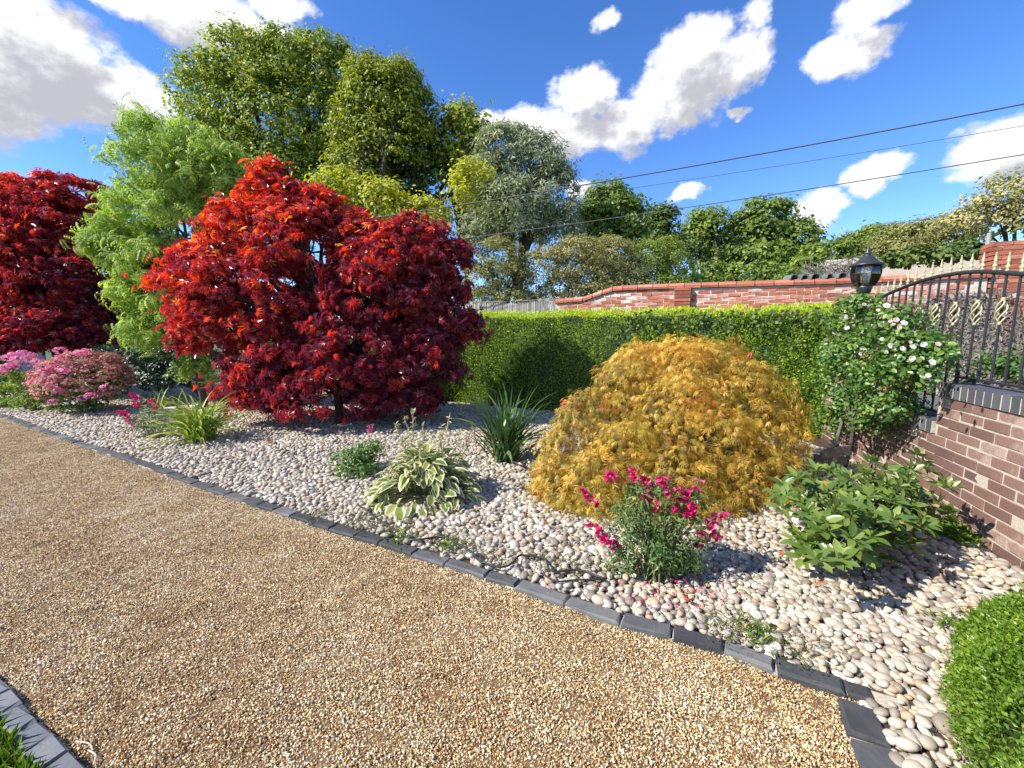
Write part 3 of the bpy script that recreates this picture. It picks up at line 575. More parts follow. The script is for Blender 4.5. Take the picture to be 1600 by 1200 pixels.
# ================================================================ RAILING with gold finials
RB = wl(0, -TH / 2, 0); rl = empty('railing', RB, 'black arched iron railing with gold finials and twisted gold baskets on the brown wall', 'railing'); rl.rotation_euler = (0, 0, ang)
def s_of_px(px, z=1.5):
    ss_ = np.linspace(-1.4, 3.2, 2000); xs = np.array([proj(wl(a, -TH / 2, z))[0] for a in ss_]); return float(ss_[np.argmin(abs(xs - px))])
def z_at(px, py):
    s0 = s_of_px(px); p = wl(s0, -TH / 2, 0); return s0, D(px, py, p[1])[2]
arc = sorted(z_at(x, y) for x, y in [(1358, 474), (1372, 464), (1408, 448), (1440, 435), (1478, 428), (1515, 423), (1550, 424), (1597, 431)])
arc = [(-1.3, arc[0][1] - .42), (-.8, arc[0][1] - .2), (-.35, arc[0][1] - .06)] + [a for a in arc if a[0] > -.3]
AS = np.array([a[0] for a in arc]); AZ = np.array([a[1] for a in arc])
q = np.linspace(AS[0], AS[-1], 50); ztop = lambda s_: float(np.interp(s_, AS, AZ))
Pq = np.c_[q, np.zeros(50), [ztop(a) for a in q]]; k5 = np.ones(7) / 7; zz = np.convolve(np.pad(Pq[:, 2], 3, 'edge'), k5, 'valid'); Pq[:, 2] = zz
MB().tube(Pq, .016, 8).build('top_rail', M['iron'], rl, smooth=True)
s_end = AS[-1]
MB().box(((s_step + SL0) / 2, 0, H1 + .145), (s_step - SL0, .04, .014)).build('bottom_rail', M['iron'], rl)
MB().box(((s_step + s_end) / 2 + .02, 0, H2 + .145), (s_end - s_step, .04, .014)).build('bottom_rail', M['iron'], rl)
MB().tube([(s_step + .03, 0, H2 + .11), (s_step + .03, 0, H1 + .2)], .014, 4).build('step_upright', M['iron'], rl)
fin = MB().lathe([(.0, -.005), (.011, 0), (.011, .006), (.005, .012), (.011, .020), (.015, .028), (.008, .038), (.005, .045), (.008, .052), (.010, .062), (.006, .088), (.0035, .108), (.005, .113), (.0, .120)], 10).mesh('finial', True); fin.materials.append(M['gold'])
bk = MB()
for j in range(4):
    t = np.linspace(0, 1, 15); a = j * PI / 2 + t * 3.6; r = .023 * np.sin(PI * t) ** .8 + .005; bk.tube(np.c_[r * np.cos(a), r * np.sin(a), (t - .5) * .15], .0052, 5)
bk.lathe([(0, -.093), (.011, -.09), (.011, -.07), (.006, -.066)], 8); bk.lathe([(.006, .066), (.011, .07), (.011, .09), (0, .093)], 8)
bk = bk.mesh('basket', True); bk.materials.append(M['gold'])
sb0 = s_of_px(1564); i0 = int((s_end - sb0) / .118)
for i in range(i0, -14, -1):
    s_ = sb0 + i * .118
    if s_ < SL0 + .1: continue
    zb = (H1 if s_ < s_step + .03 else H2) + .14; zt = float(np.interp(s_, Pq[:, 0], Pq[:, 2]))
    bar = link('bar', (lambda m_: m_)(MB().tube([(0, 0, zb), (0, 0, zt)], .0085, 6).mesh('bar')), M['iron'], rl, (s_, 0, 0))
    put(fin, 'finial', bar, (0, 0, zt + .014))
    if i % 2 == 0 and 0: pass
    if (i % 2) == 0: put(bk, 'basket', bar, (0, 0, 1.52))
for s_, z in ((SL0 + .3, H1), (s_step - .15, H1), (s_step + .9, H2), (-.3, H1)):
    MB().tube([(s_, 0, z + .09), (s_, 0, z + .15)], .012, 6).build('foot', M['iron'], rl)

# ================================================================ LAMP
ls = s_of_px(1354, 1.9); lp = wl(ls + .05, -TH / 2 + .0, 0); ly = lp[1]
zf = D(1354, 382, ly)[2]; zc = D(1354, 415, ly)[2]; zg = D(1354, 447, ly)[2]; zb = D(1354, 462, ly)[2]
lamp = empty('garden_lantern', lp, 'dark grey Victorian style lantern with curved glass panes on a post beside the railing', 'lamp')
MB().lathe([(.05, 0), (.05, .9), (.035, .95), (.03, zb - .45), (.045, zb - .12), (.035, zb - .02), (.02, zb)], 12).build('post', M['lamp_iron'], lamp, smooth=True)
MB().lathe([(.02, zb - .005), (.06, zb + .03), (.075, zg - .02), (.075, zg + .005), (.0, zg + .006)], 12).build('cup', M['lamp_iron'], lamp, smooth=True)
MB().lathe([(.0, zc - .004), (.155, zc - .006), (.158, zc + .006), (.13, zc + .022), (.085, zc + .055), (.06, zc + .09), (.035, zc + .105), (.03, zc + .12), (.042, zc + .13), (.02, zc + .145), (.025, zc + .16), (.012, zc + .175), (.014, zc + .19), (0, zf)], 16).build('cap', M['lamp_iron'], lamp, smooth=True)
hg = zc - zg; prof = [(.085, 0), (.118, .3), (.132, .62), (.128, .85), (.118, 1)]
for j in range(6):
    a0 = j * PI / 3 + .2; a1 = a0 + PI / 3; V = []
    for r, t in prof:
        for a in (a0 + .02, a1 - .02): V.append((r * math.cos(a), r * math.sin(a), zg + t * hg))
    V = np.array(V); q_ = [(2 * i, 2 * i + 1, 2 * i + 3, 2 * i + 2) for i in range(4)]; nV = len(V); V2 = V * np.array((.97, .97, 1))
    qq = q_ + [tuple(nV + b for b in f[::-1]) for f in q_]
    link('pane', mesh_np('pane', np.vstack([V, V2]), [np.array(qq)], smooth=True), M['glass'], lamp)
    MB().tube([(r * 1.03 * math.cos(a0), r * 1.03 * math.sin(a0), zg + t * hg) for r, t in prof], .0055, 5).build('glazing_bar', M['lamp_iron'], lamp)
MB().lathe([(.0, zg + .02), (.022, zg + .03), (.03, zg + .08), (.022, zg + .12), (0, zg + .13)], 10).build('bulb', M['bulb'], lamp, smooth=True)

# ================================================================ HEDGE
HH = 1.69; HL = np.linalg.norm(HB - HA)
def hw(s, d, z): p = HA + hd * s - hn * d; return np.stack([p[..., 0] if 0 else p[0], p[1], z]) if np.isscalar(s) else None
hg_ = empty('clipped_hedge', (*HA, 0), 'long clipped green hedge with bright yellow-green top running behind the maples', 'hedge')
nc = 60; mb = MB()
xs = np.linspace(.12, HL, nc); V = []
for s_ in xs:
    for d_, z in ((.14, 0), (.12, HH * .5), (.12, HH - .13), (.3, HH - .07), (.7, HH - .08), (.86, HH - .3), (.86, 0)):
        p = HA + hd * s_ - hn * (d_ + R_.normal(0, .015)); V.append((p[0] - HA[0], p[1] - HA[1], z + R_.normal(0, .012)))
m7 = 7; Q = [(i * m7 + j, i * m7 + j + 1, (i + 1) * m7 + j + 1, (i + 1) * m7 + j) for i in range(nc - 1) for j in range(m7 - 1)] + []
V = np.array(V); me = mesh_np('inner_foliage', V, [np.array(Q), np.array([(0, 1, 2), (0, 2, 3), (0, 3, 4), (0, 4, 5), (0, 5, 6)])], {'tint': np.full(len(V), .02)}); link('inner_foliage', me, M['ivy'], hg_)
n = 88000; s_ = HL * R_.random(n) ** 1.15; face = R_.random(n); d_ = np.where(face < .7, .04 + .10 * R_.random(n), R_.random(n) * .9); z = np.where(face < .7, R_.random(n) * HH, HH - .10 + .09 * R_.random(n))
endm = face > .95; s_[endm] = R_.uniform(-.03, .1, endm.sum()); d_[endm] = R_.random(endm.sum()) * .9; z[endm] = R_.random(endm.sum()) * HH
ed = np.minimum(1, np.maximum(0, (z - (HH - .12)) / .12)); d_ = np.where((face < .7), d_ + ed * .05, d_)
bump = .03 * np.sin(s_ * 5.1) * np.sin(z * 4.3 + s_) + .02 * np.sin(s_ * 13 + z * 9); P2 = HA + s_[:, None] * hd - (d_ + bump)[:, None] * hn
z = z + np.where(z > HH - .15, .025 * np.sin(s_ * 4) + .02 * np.sin(s_ * 11.3), 0)
out = np.where((face < .7)[:, None], np.c_[np.repeat(hn[None], n, 0), np.full(n, .35)], np.array((0, 0, 1.))); out[endm] = (*-hd, .3)
nh = norm(out + R_.normal(0, .45, (n, 3))); td = norm(out * .8 + R_.normal(0, .6, (n, 3)) + np.array((0, 0, .35)))
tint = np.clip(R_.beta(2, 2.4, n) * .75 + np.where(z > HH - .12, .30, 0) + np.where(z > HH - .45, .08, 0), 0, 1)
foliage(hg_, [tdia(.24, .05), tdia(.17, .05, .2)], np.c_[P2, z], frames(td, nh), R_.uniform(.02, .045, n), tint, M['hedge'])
n = 2600; s_ = HL * R_.random(n) ** 1.1; hh = R_.random(n); P2 = HA + s_[:, None] * hd - R_.uniform(.1, .8, n)[:, None] * hn; z = HH - .02 + .085 * hh * np.abs(np.sin(s_ * 3.7) * np.sin(s_ * 9.1 + 1)); nh = norm(R_.normal(0, 1, (n, 3))); foliage(hg_, [tdia(.2, .05)], np.c_[P2, z], frames(norm(R_.normal(0, .4, (n, 3)) + np.array((0, 0, 1.))), nh), R_.uniform(.025, .06, n), R_.uniform(.6, 1, n), M['hedge'], 'shoots')
# some darker ivy leaves growing through the hedge top
n = 420; s_ = np.where(R_.random(n) < .6, R_.normal(2.0, .45, n), R_.normal(.6, .35, n)); P2 = HA + s_[:, None] * hd + hn * R_.uniform(-.03, .05, n)[:, None]; z = HH - .02 - np.abs(R_.normal(0, .2, n)); nh = norm(np.c_[np.repeat(hn[None], n, 0), np.full(n, .4)] + R_.normal(0, .4, (n, 3)))
ivo = empty('ivy_sprays', (*(HA + hd * 2), 1.4), 'dark glossy ivy sprays growing out of the hedge face near its top', 'ivy')
foliage(ivo, [toval(.42, .03, .1)], np.c_[P2, z], frames(tips(nh, .5), nh), R_.uniform(.03, .06, n), R_.random(n), M['ivy'])

# ================================================================ OLD BRICK WALL beyond the lane
ob = empty('old_brick_wall', (*OWA, .2), 'old weathered red brick wall with whitish patches and red coping beyond the hedge', 'wall'); oa = math.atan2(OWD[1], OWD[0]); ob.rotation_euler = (0, 0, oa); on = np.array((OWD[1], -OWD[0])); on = on if on[1] < 0 else -on
def ow_s(px, py):  # parameter along the wall where pixel column px meets it
    d = ray(px, py); # solve OWA + OWD*s = t*d
    A = np.array([[OWD[0], -d[0]], [OWD[1], -d[1]]]); r = np.linalg.solve(A, -OWA); return r[0], CH + d[2] * r[1]
sL, zL = ow_s(868, 468); sM, zM = ow_s(912, 464); sT, zT = ow_s(962, 447); s1, z1 = ow_s(1068, 443); s2, z2 = ow_s(1340, 434); sR, zR = ow_s(1545, 424)
print('old wall', sL, zL, sT, zT, s1, z1, s2, z2, sR, zR)
def owtop(s_): return float(np.interp(s_, [sL, sM, sT, s1, s2, sR], [zL, zM, zT, z1, z2, zR])) - .2 - .10
# local: x along OWD, y: front is -y if normal -> local (0,-1)
WT = .24; xs = np.linspace(sL, sR, 30); mb = MB(); V = []
for a in xs:
    h = owtop(a) - .01; V += [(a, -.0, -.3), (a, 0, h), (a, WT, h), (a, WT, -.3)]
Q = [(i * 4 + j, i * 4 + (j + 1) % 4, (i + 1) * 4 + (j + 1) % 4, (i + 1) * 4 + j) for i in range(29) for j in range(4)] + [(0, 3, 2, 1), (116, 117, 118, 119)]
mb.add(V, quad=Q); mb.build('mortar_core', M['old_mortar'], ob)
white = lambda s_, z: np.clip(.5 + .9 * math.sin(s_ * 1.9 + 2) * math.sin(z * 4 + s_ * .7) + (z - 1.7) * .9, 0, 1)
cand = []
bh = .075
for c in range(34):
    for k in range(-30, 60):
        a = k * .235 + (.1175 if c % 2 else 0) + R_.normal(0, .006); l = .218
        if a < sL or a + l > sR: continue
        z = c * bh + .037
        if z + .03 > owtop(a + l / 2): continue
        pz = proj((*(OWA + OWD * (a + l / 2)), z + .2)); t = np.clip(R_.beta(2, 2.2) * .72 + R_.random() ** 1.5 * .55 * white(a, z + .2), 0, 1)
        cand.append((a, l, z, t, pz))
visb = lambda c: (868 < c[4][0] < 1545) and c[4][1] < (486 if c[4][0] < 1300 else 540)
front = sorted([c for c in cand if visb(c)], key=lambda c: -c[4][0])[:300]; fs = set(id(c) for c in front); bmesh_cache = {}
for (a, l, z, t, _) in front:
    tb = int(t * 7.99); k = (tb, int(R_.integers(3)))
    if k not in bmesh_cache:
        mm_ = MB(); mm_.box((0, 0, 0), (.218, .05, .059), tint=(tb + .5) / 8, jit=.004); bmesh_cache[k] = mm_.mesh('brick'); bmesh_cache[k].materials.append(M['red_brick'])
    put(bmesh_cache[k], 'brick', ob, (a + l / 2, +.018 + R_.normal(0, .004), z), (R_.normal(0, .01), R_.normal(0, .01), 0))
mb = MB()
for c in cand:
    if id(c) in fs: continue
    a, l, z, t, _ = c; mb.box((a + l / 2, .018 + R_.normal(0, .004), z), (l, .05, .059), tint=t, jit=.004)
o = mb.build('brickwork', M['red_brick'], ob); o['kind'] = 'stuff'
# coping: two courses, a projecting course and rounded bricks on top
x = sL
while x < sR:
    l = .33 if x > sT else .24; l = min(l, sR - x + .05); xm = x + l / 2; h0 = owtop(x) + 0; h1 = owtop(x + l); tl = math.atan2(h1 - h0, l); hm = (h0 + h1) / 2
    m1 = MB(); m1.box((0, 0, 0), (l - .012, WT + .11, .045), tint=R_.random() * .5, jit=.002)
    o = m1.build('oversailing_brick', M['red_brick'], ob); o.location = (xm, WT / 2, hm + .022); o.rotation_euler = (0, -tl, 0)
    a = np.linspace(0, PI, 7); pr = np.c_[-np.cos(a) * (WT / 2 + .05), np.sin(a) * .075]; Vc = np.array([(sx * (l / 2 - .006), p[0], p[1]) for sx in (-1, 1) for p in pr])
    Qc = [(i, i + 1, 8 + i, 7 + i)[::-1] for i in range(6)]; cap = [list(range(7))]
    tri = [(0, i, i + 1)[::-1] for i in range(1, 6)] + [(7, 7 + i, 8 + i) for i in range(1, 6)]
    m2 = MB().add(Vc, tri=tri, quad=[q_[::-1] for q_ in Qc]); o = m2.build('coping_brick', M['coping'], ob); o.location = (xm, WT / 2, hm + .046); o.rotation_euler = (R_.normal(0, .01), -tl, 0); x += l
# small pilaster
mb = MB()
for c in range(32):
    z = c * bh + .037
    if z > owtop(s1) - .02: break
    mb.box((s1, -.06, z), (.33, .12, .063), tint=R_.random() * .6, jit=.003)
mb.build('pilaster', M['red_brick'], ob)
# grey ridge tiles lying on the wall top
for i, (px, L_) in enumerate(((1237, 1), (1254, 0), (1270, 1), (1290, 0), (1312, 1), (1330, 0))):
    s_, _ = ow_s(px, 430); a = np.linspace(-.2, PI + .2, 9); V = []
    rr = .085 if L_ else .07
    for sy in (-.13, .13):
        for r in (rr, rr - .014):
            V += [(r * math.cos(b), sy, r * math.sin(b)) for b in a]
    n9 = 9; Q = []
    for i_ in range(8): Q += [(i_, i_ + 1, 18 + i_ + 1, 18 + i_), (9 + i_ + 1, 9 + i_, 27 + i_, 27 + i_ + 1), (i_, 9 + i_, 10 + i_, i_ + 1)[::-1], (18 + i_, 27 + i_, 28 + i_, 19 + i_)]
    p = OWA + OWD * s_ - on * WT / 2
    o = MB().add(V, quad=Q).build('ridge_tile', M['tile_grey'], None, (p[0], p[1], owtop(s_) + .2 + .125)); o.rotation_euler = (0, 0, oa + .5 + R_.normal(0, .1))
    tag(o, ['grey half-round ridge tile at the left end of the row on the old wall', 'low grey ridge tile second from the left end of the row on the old wall', 'larger grey ridge tile third from the left on top of the old wall', 'low grey ridge tile fourth from the left on top of the old wall', 'larger grey ridge tile left of the lantern on top of the old wall', 'grey ridge tile on the old wall nearest the lantern'][i], 'roof tile', 'grey ridge tiles on the old wall')
# pier of red brick at the right with its leaning post
pr_ = empty('brick_pier', (*(OWA + OWD * (sR + .02)), .2), 'tall rough red brick pier standing at the right end of the old wall', 'wall'); pr_.rotation_euler = (0, 0, oa)
zp = D(1560, 378, (OWA + OWD * (sR + .3))[1])[2] - .2; MB().box((1.65, .22, zp / 2 - .1), (3.2, .38, zp + .13)).build('mortar_core', M['old_mortar'], pr_)
kk = 0; mrest = MB()
for c in range(int(zp / bh) + 1):
    for k in range(14):
        a = k * .235 - (.1175 if c % 2 else 0); b = a + .222; a = max(a, 0)
        if b - a < .05 or b > 3.3: continue
        t = np.clip(R_.beta(2, 3) * .7 + (.35 if R_.random() < .12 else 0), 0, 1); cp = ((a + b) / 2, .047 + R_.normal(0, .006), c * bh + .037)
        if b < 1.2 and c > 12 and kk < 200:
            kk += 1; tb = int(t * 7.99); key = ('p', tb, int(R_.integers(3)), round(b - a, 2), a < .01)
            if key not in bmesh_cache:
                mm_ = MB(); mm_.box((0, (.17 if a < .01 else 0), 0), (b - a, (.41 if a < .01 else .07), .058), tint=(tb + .5) / 8, jit=.004); bmesh_cache[key] = mm_.mesh('brick'); bmesh_cache[key].materials.append(M['red_brick'])
            put(bmesh_cache[key], 'brick', pr_, cp, (R_.normal(0, .02), R_.normal(0, .02), R_.normal(0, .02)))
        else: mrest.box((cp[0], cp[1] + (.17 if a < .01 else 0), cp[2]), (b - a, .41 if a < .01 else .07, .058), tint=t, jit=.004)
o = mrest.build('brickwork', M['red_brick'], pr_); o['kind'] = 'stuff'
a = D(1538, 425, 7.75); b = D(1546, 364, 7.75); pb = a.copy(); pb[2] = .25; pb[0] -= .05
o = MB().tube([pb - a, (0, 0, 0), b - a], [.045, .04, .03], 7).build('leaning_post', M['wood_grey'], None, a); tag(o, 'grey weathered wooden post leaning beside the tall red brick pier', 'post')
# dead ivy on the old wall
def vines(name, label, n, spread, origin, plane, zlo, zhi, r=.006, lobes=None, cat='vine'):
    root = empty(name, (*plane(origin, 0)[:2], zlo), label, cat); mb = MB(); b0 = np.array(root.location)
    for i in range(n):
        s_ = origin + R_.normal(0, spread * .25); z = zlo; P = []; hmax = zlo + (zhi - zlo) * R_.uniform(.35, 1.0) ; dir_ = R_.normal(0, .35)
        while z < hmax:
            P.append(plane(s_, z) + on3 * R_.uniform(.01, .05)); z += .06; dir_ += R_.normal(0, .5); dir_ *= .85; s_ += dir_ * .06
            if abs(s_ - origin) > spread: dir_ *= -1
        if len(P) > 3: mb.tube(np.array(P) - b0, np.linspace(r, r * .4, len(P)) * R_.uniform(.7, 1.6), 4, tint=R_.random(), cap=False)
    mb.build('stems', M['dead'], root); return root
on3 = np.array((on[0], on[1], 0)); plane = lambda s_, z: np.array((*(OWA + OWD * s_ + on * .03), z))
so1, _ = ow_s(1500, 500); vv = vines('dead_ivy', 'tangle of bare grey dead ivy stems clinging to the old wall behind the railing', 260, .75, so1, plane, .3, 1.98, .009)
n = 3500; s_ = so1 + R_.normal(0, .33, n); z = R_.uniform(.4, 2.0, n) ; P = np.array([plane(a, b) for a, b in zip(s_, z)]) + on3 * R_.uniform(.0, .07, n)[:, None]; nh = norm(on3 + R_.normal(0, .6, (n, 3)))
foliage(vv, [tdia(.05, .01), tdia(.2, .03)], P, frames(tips(nh), nh), R_.uniform(.04, .12, n), R_.random(n), M['dead'], 'twigs')
so2, _ = ow_s(1312, 430); v2 = empty('dead_twig_clump', (*plane(so2, 0)[:2], 2.3), 'heap of bare brown twigs on top of the old wall behind the ridge tiles', 'twigs'); mb = MB()
for i in range(160):
    c = np.array(plane(so2 + R_.uniform(-.5, .5), 2.45 + R_.uniform(-.1, .22))) - on3 * R_.uniform(.15, .5) - np.array(v2.location); d1 = norm(R_.normal(0, 1, 3)) * .18
    mb.tube(spline([c - d1, c + R_.normal(0, .05, 3), c + d1], 3), .006, 4, tint=R_.random(), cap=False)
mb.build('twigs', M['dead'], v2)
# ================================================================ GREY BOARD FENCE
fY = 11.6; fA = D(728, 475, fY + .6); fB = D(869, 470, fY - .3); fl = np.linalg.norm((fB - fA)[:2]); fr = empty('board_fence', (fA[0], fA[1], .1), 'grey weathered vertical board fence between the red maple and the old brick wall', 'fence'); fr.rotation_euler = (0, 0, math.atan2(fB[1] - fA[1], fB[0] - fA[0]))
zft = fA[2] - .1; x = 0; j = 0
while x < fl:
    w = .07 * R_.uniform(.85, 1.15); h = zft + (.03 * math.sin(PI * min(1, x / fl * 2)) if x < fl * .5 else -.03 + .09 * (x / fl - .5) * 2) + R_.normal(0, .004)
    MB().box((0, 0, h / 2), (w - .012, .018, h), jit=.001).build('board', M['wood_grey'], fr, (x, R_.normal(0, .004), 0)); x += w
MB().box((fl * .24, 0, zft + .045), (fl * .5, .05, .02)).build('capping', M['wood_grey'], fr)
o = MB().box((fl * .26, 0, 0), (fl * .5, .05, .02)).build('capping', M['wood_grey'], fr, (fl * .5, 0, zft + .05)); o.rotation_euler = (0, -.02, 0)
# blue boards at the far left
bl = empty('blue_fence', D(-60, 545, 9.6) * np.array((1, 1, 0)), 'dark blue painted board fence at the left edge beneath the red tree', 'fence')
for i in range(16): MB().box((0, 0, .75), (.19, .03, 1.5), jit=.002).build('board', M['blue_paint'], bl, (i * .2 - 1.2, 0, 0))

# ================================================================ TREES AND SHRUBS
def tree(name, label, cat, blobs, n, clump, leafmat_, tm, size, base=None, Y=None, bark='bark', outw=0., r0=.2, k=40, inner=.55, flat=.6, tint=None, group=None, kid=3, upb=.45, droop=0., ntarg=9, trunkless=False, part=None, nparts=300, tsh=0.):
    cen = np.mean([b[0] for b in blobs], 0)
    if base is None: base = np.array((cen[0], cen[1], 0.))
    base = np.array((base[0], base[1], base[2] if len(base) > 2 else 0.))
    root = empty(name, base, label, cat, group)
    pos, nh, ci, cl, cd = crown_points(blobs, n, clump, k, inner, flat, upb)
    keep = pos[:, 2] > .05; pos, nh, ci = pos[keep], nh[keep], ci[keep]; m = len(pos)
    ct = R_.normal(0, .13, ci.max() + 1)
    t = np.clip(R_.beta(2, 2, m) * .8 + .1 + ct[ci] + tsh, 0, 1) if tint is None else np.clip(tint(pos, ci), 0, 1)
    foliage(root, tm, pos, frames(tips(nh, droop) + outw * cd[ci], nh), size * R_.uniform(.65, 1.25, m), t, M[leafmat_], 'crown', part=part, nparts=nparts)
    if not trunkless:
        mb = MB(); bi = R_.choice(len(cl), min(ntarg, len(cl)), replace=False); lo = cen.copy(); fork = base + (cen - base) * .42; fork[:2] = base[:2] + (cen - base)[:2] * .3
        limbs(mb, (0, 0, 0), cl[bi] - base, r0, kid=kid, trunk=fork - base); mb.build('trunk', M[bark], root)
    return root
DS = [tdia(.18, .05), tdia(.25, .06, .15), tdia(.12, .03, .1)]
DL = [tdia(.28, .06), tdia(.2, .05, .15), tdia(.35, .08)]
def BB(lst, Y): return [B(*b[:4], b[4] if len(b) > 4 else Y) for b in lst]
# --- far and middle trees, left to right
tree('oak_tree', 'tall green oak with a broad rounded crown rising highest above the red maples', 'tree', BB([(330,150,55,55),(385,110,60,52),(450,105,60,45),(510,120,50,55),(345,235,70,60),(430,200,85,80),(520,210,60,80),(440,300,90,70),(370,320,80,60),(530,90,20,25)], 19), 64000, .33, 'oak', DL, .16, base=(-9.2, 19), r0=.3, inner=.3, k=24, ntarg=26, kid=4)
tree('oak_tree', 'yellowish-green tree with an uneven pointed top right of the tall oak', 'tree', BB([(575,120,35,28),(600,160,60,50),(570,200,50,55),(630,130,28,32),(650,180,35,40),(620,230,60,60),(560,280,50,50)], 16.5), 32000, .3, 'oak_yellow', DL, .14, base=(-4.9, 16.5), r0=.28, inner=.3, k=22, ntarg=18, kid=4, tsh=-.22)
tree('ivy_clad_tree', 'dark green ivy-clad tree mass in the gap between yellowish tree and grey willow', 'tree', BB([(650,250,50,55),(600,320,70,55),(690,300,55,50),(700,220,25,35),(540,330,60,50),(640,380,70,45)], 17.5), 15000, .45, 'ivy', DL, .2, base=(-3.8, 17.5), r0=.3, inner=.5)
tree('tree', 'sparse small tree with yellow leaves and open twigs just left of the grey willow', 'tree', BB([(725,195,38,25),(745,225,28,35),(700,250,35,30),(735,265,35,30)], 17), 3300, .4, 'oak_yellow', DL, .2, base=(-1.8, 17), r0=.14, inner=.2, k=22, kid=5)
tree('shrub_tree', 'bright yellow-green bushy tree directly behind the tip of the big red maple', 'tree', BB([(530,305,45,32),(600,325,55,35),(660,345,45,30),(500,340,40,40),(740,300,35,45)], 13.5), 9000, .35, 'oak_yellow', DL, .16, base=(-4, 13.5), r0=.14, tsh=.22)
tree('willow_tree', 'large silvery grey-green willow with a domed crown right of centre', 'tree', BB([(790,235,45,35),(770,290,45,50),(840,255,45,40),(860,310,45,55),(800,340,70,55),(870,375,45,40),(760,370,45,40),(812,215,15,15)], 16), 36000, .28, 'willow', [tdia(.1, .02, .1), tdia(.14, .03)], .19, base=(.2, 16), r0=.25, inner=.6, upb=.3)
tree('tree', 'round mid-green tree standing just right of the silvery willow', 'tree', BB([(950,325,42,35),(925,355,38,35),(975,350,38,35),(955,385,55,35)], 18), 9000, .4, 'green_tree', DL, .2, base=(4, 18), r0=.2, tsh=-.03)
tree('tree', 'small dark tree between the round green tree and the airy tree beyond the wall', 'tree', BB([(1035,350,28,26),(1020,375,35,28),(1045,392,35,25)], 22), 4500, .4, 'ivy', DL, .24, base=(8, 22), r0=.16, tsh=.25)
tree('tree', 'airy twin-stemmed tree left of the broad dark tree beyond the old wall', 'tree', BB([(1105,355,32,30),(1090,385,28,35),(1120,395,30,30)], 24), 4600, .45, 'green_tree', DL, .25, base=(11.4, 24), r0=.2, inner=.3, kid=5)
tree('tree', 'broad rounded dark green tree beyond the old wall right of centre', 'tree', BB([(1190,350,48,34),(1170,385,50,40),(1225,385,50,38),(1195,410,75,30),(1255,400,22,18)], 24), 13000, .5, 'green_tree', DL, .26, base=(14.5, 24), r0=.3, tsh=-.1)
tree('hedgerow_shrub', 'low green hedgerow bush directly left of the lantern beyond the old wall', 'bush', BB([(1290,405,45,22),(1335,395,45,28),(1260,420,30,14),(1375,385,45,30)], 19), 8000, .35, 'green_tree', DL, .18, base=(15.5, 19), r0=.1)
tree('hedgerow_shrub', 'grey-green bushy growth behind and right of the lantern', 'bush', BB([(1420,375,45,28),(1470,370,45,30),(1400,400,50,22)], 15), 12000, .26, 'scrub', DS, .13, base=(14.5, 15), r0=.1, tsh=-.1)
tree('fruit_tree', 'sparse yellow-green tree with long twiggy branches at the right edge', 'tree', BB([(1585,300,45,32),(1540,330,50,28),(1500,350,40,22),(1590,350,60,35),(1650,330,60,50)], 12.5), 7500, .24, 'scrub', [tdia(.32, .06), tdia(.26, .05, .2)], .11, base=(15, 12.5), r0=.12, inner=.2, k=20, kid=5, tsh=.15)
o = tree('wall_ivy', 'dark green ivy spilling over the top of the rear wall right of the lantern', 'ivy', BB([(1385,412,22,12),(1420,405,32,14),(1465,402,38,13),(1510,395,35,16)], 9.5), 5200, .14, 'ivy', [toval(.4, .03)], .075, base=(10, 9.5), trunkless=True, tsh=.2)
# plaster-grey rear wall under the ivy
rw = tag(MB().box((0, 0, .2), (5.6, .3, 3.25)).build('rear_wall', M['old_mortar'], None, D(1500, 520, 10.2)), 'dull grey rendered wall beneath the ivy behind the railing finials', 'wall'); rw.rotation_euler = (0, 0, oa); rw.location.z = 1.4
# --- scrub behind the fence
tree('hawthorn_bush', 'pale olive scrubby bush with bare twigs behind the board fence', 'bush', BB([(775,410,42,38),(755,440,40,30),(800,440,35,28),(750,475,45,22),(800,475,45,22)], 13.2), 20000, .2, 'scrub', DS, .085, base=(-.4, 13.2), r0=.08, kid=5, tsh=-.05)
tree('hawthorn_bush', 'tan and olive scrubby bush behind the left end of the old brick wall', 'bush', BB([(855,425,45,38),(905,410,45,40),(880,450,40,22),(850,475,50,20),(920,465,50,24)], 13.6), 22000, .2, 'scrub', DS, .085, base=(1.6, 13.6), r0=.08, kid=5, tsh=.12)
tree('hawthorn_bush', 'olive brown bush with twiggy outline behind the old wall between tan and green bushes', 'bush', BB([(955,405,40,35),(935,435,45,25),(985,425,30,25),(970,455,60,20)], 14), 17000, .2, 'scrub', DS, .09, base=(3.2, 14), r0=.08, kid=4)
tree('bush', 'rounded bright green bush behind the old brick wall at its sloping end', 'bush', BB([(1030,405,48,32),(1000,425,40,22),(1060,425,30,22),(1030,450,60,20)], 14.5), 14000, .22, 'green_tree', DS, .09, base=(5, 14.5), r0=.08, tsh=.1)
tree('bush', 'low dark green bush peeping over the old wall beneath the broad dark tree', 'bush', BB([(1110,425,40,14),(1170,425,50,14),(1225,425,40,12),(1100,445,60,14),(1190,445,70,14),(1280,440,60,14)], 16), 8000, .25, 'green_tree', DL, .14, base=(9, 16), r0=.06, tsh=-.05)
# low green planting outside the railing
Pl = [(wl(s, -1.15, 0)) for s in np.linspace(-1.3, 2.1, 7)]
lb = [(np.array((p[0], p[1], .62)), np.array((.42, .42, .55))) for p in Pl]
tree('low_shrub', 'dense low green laurel hedge outside the railing at the right edge', 'hedge', lb, 12000, .12, 'small_green', [toval(.3, .04)], .05, base=(Pl[3][0], Pl[3][1], .25), trunkless=True, inner=.85)
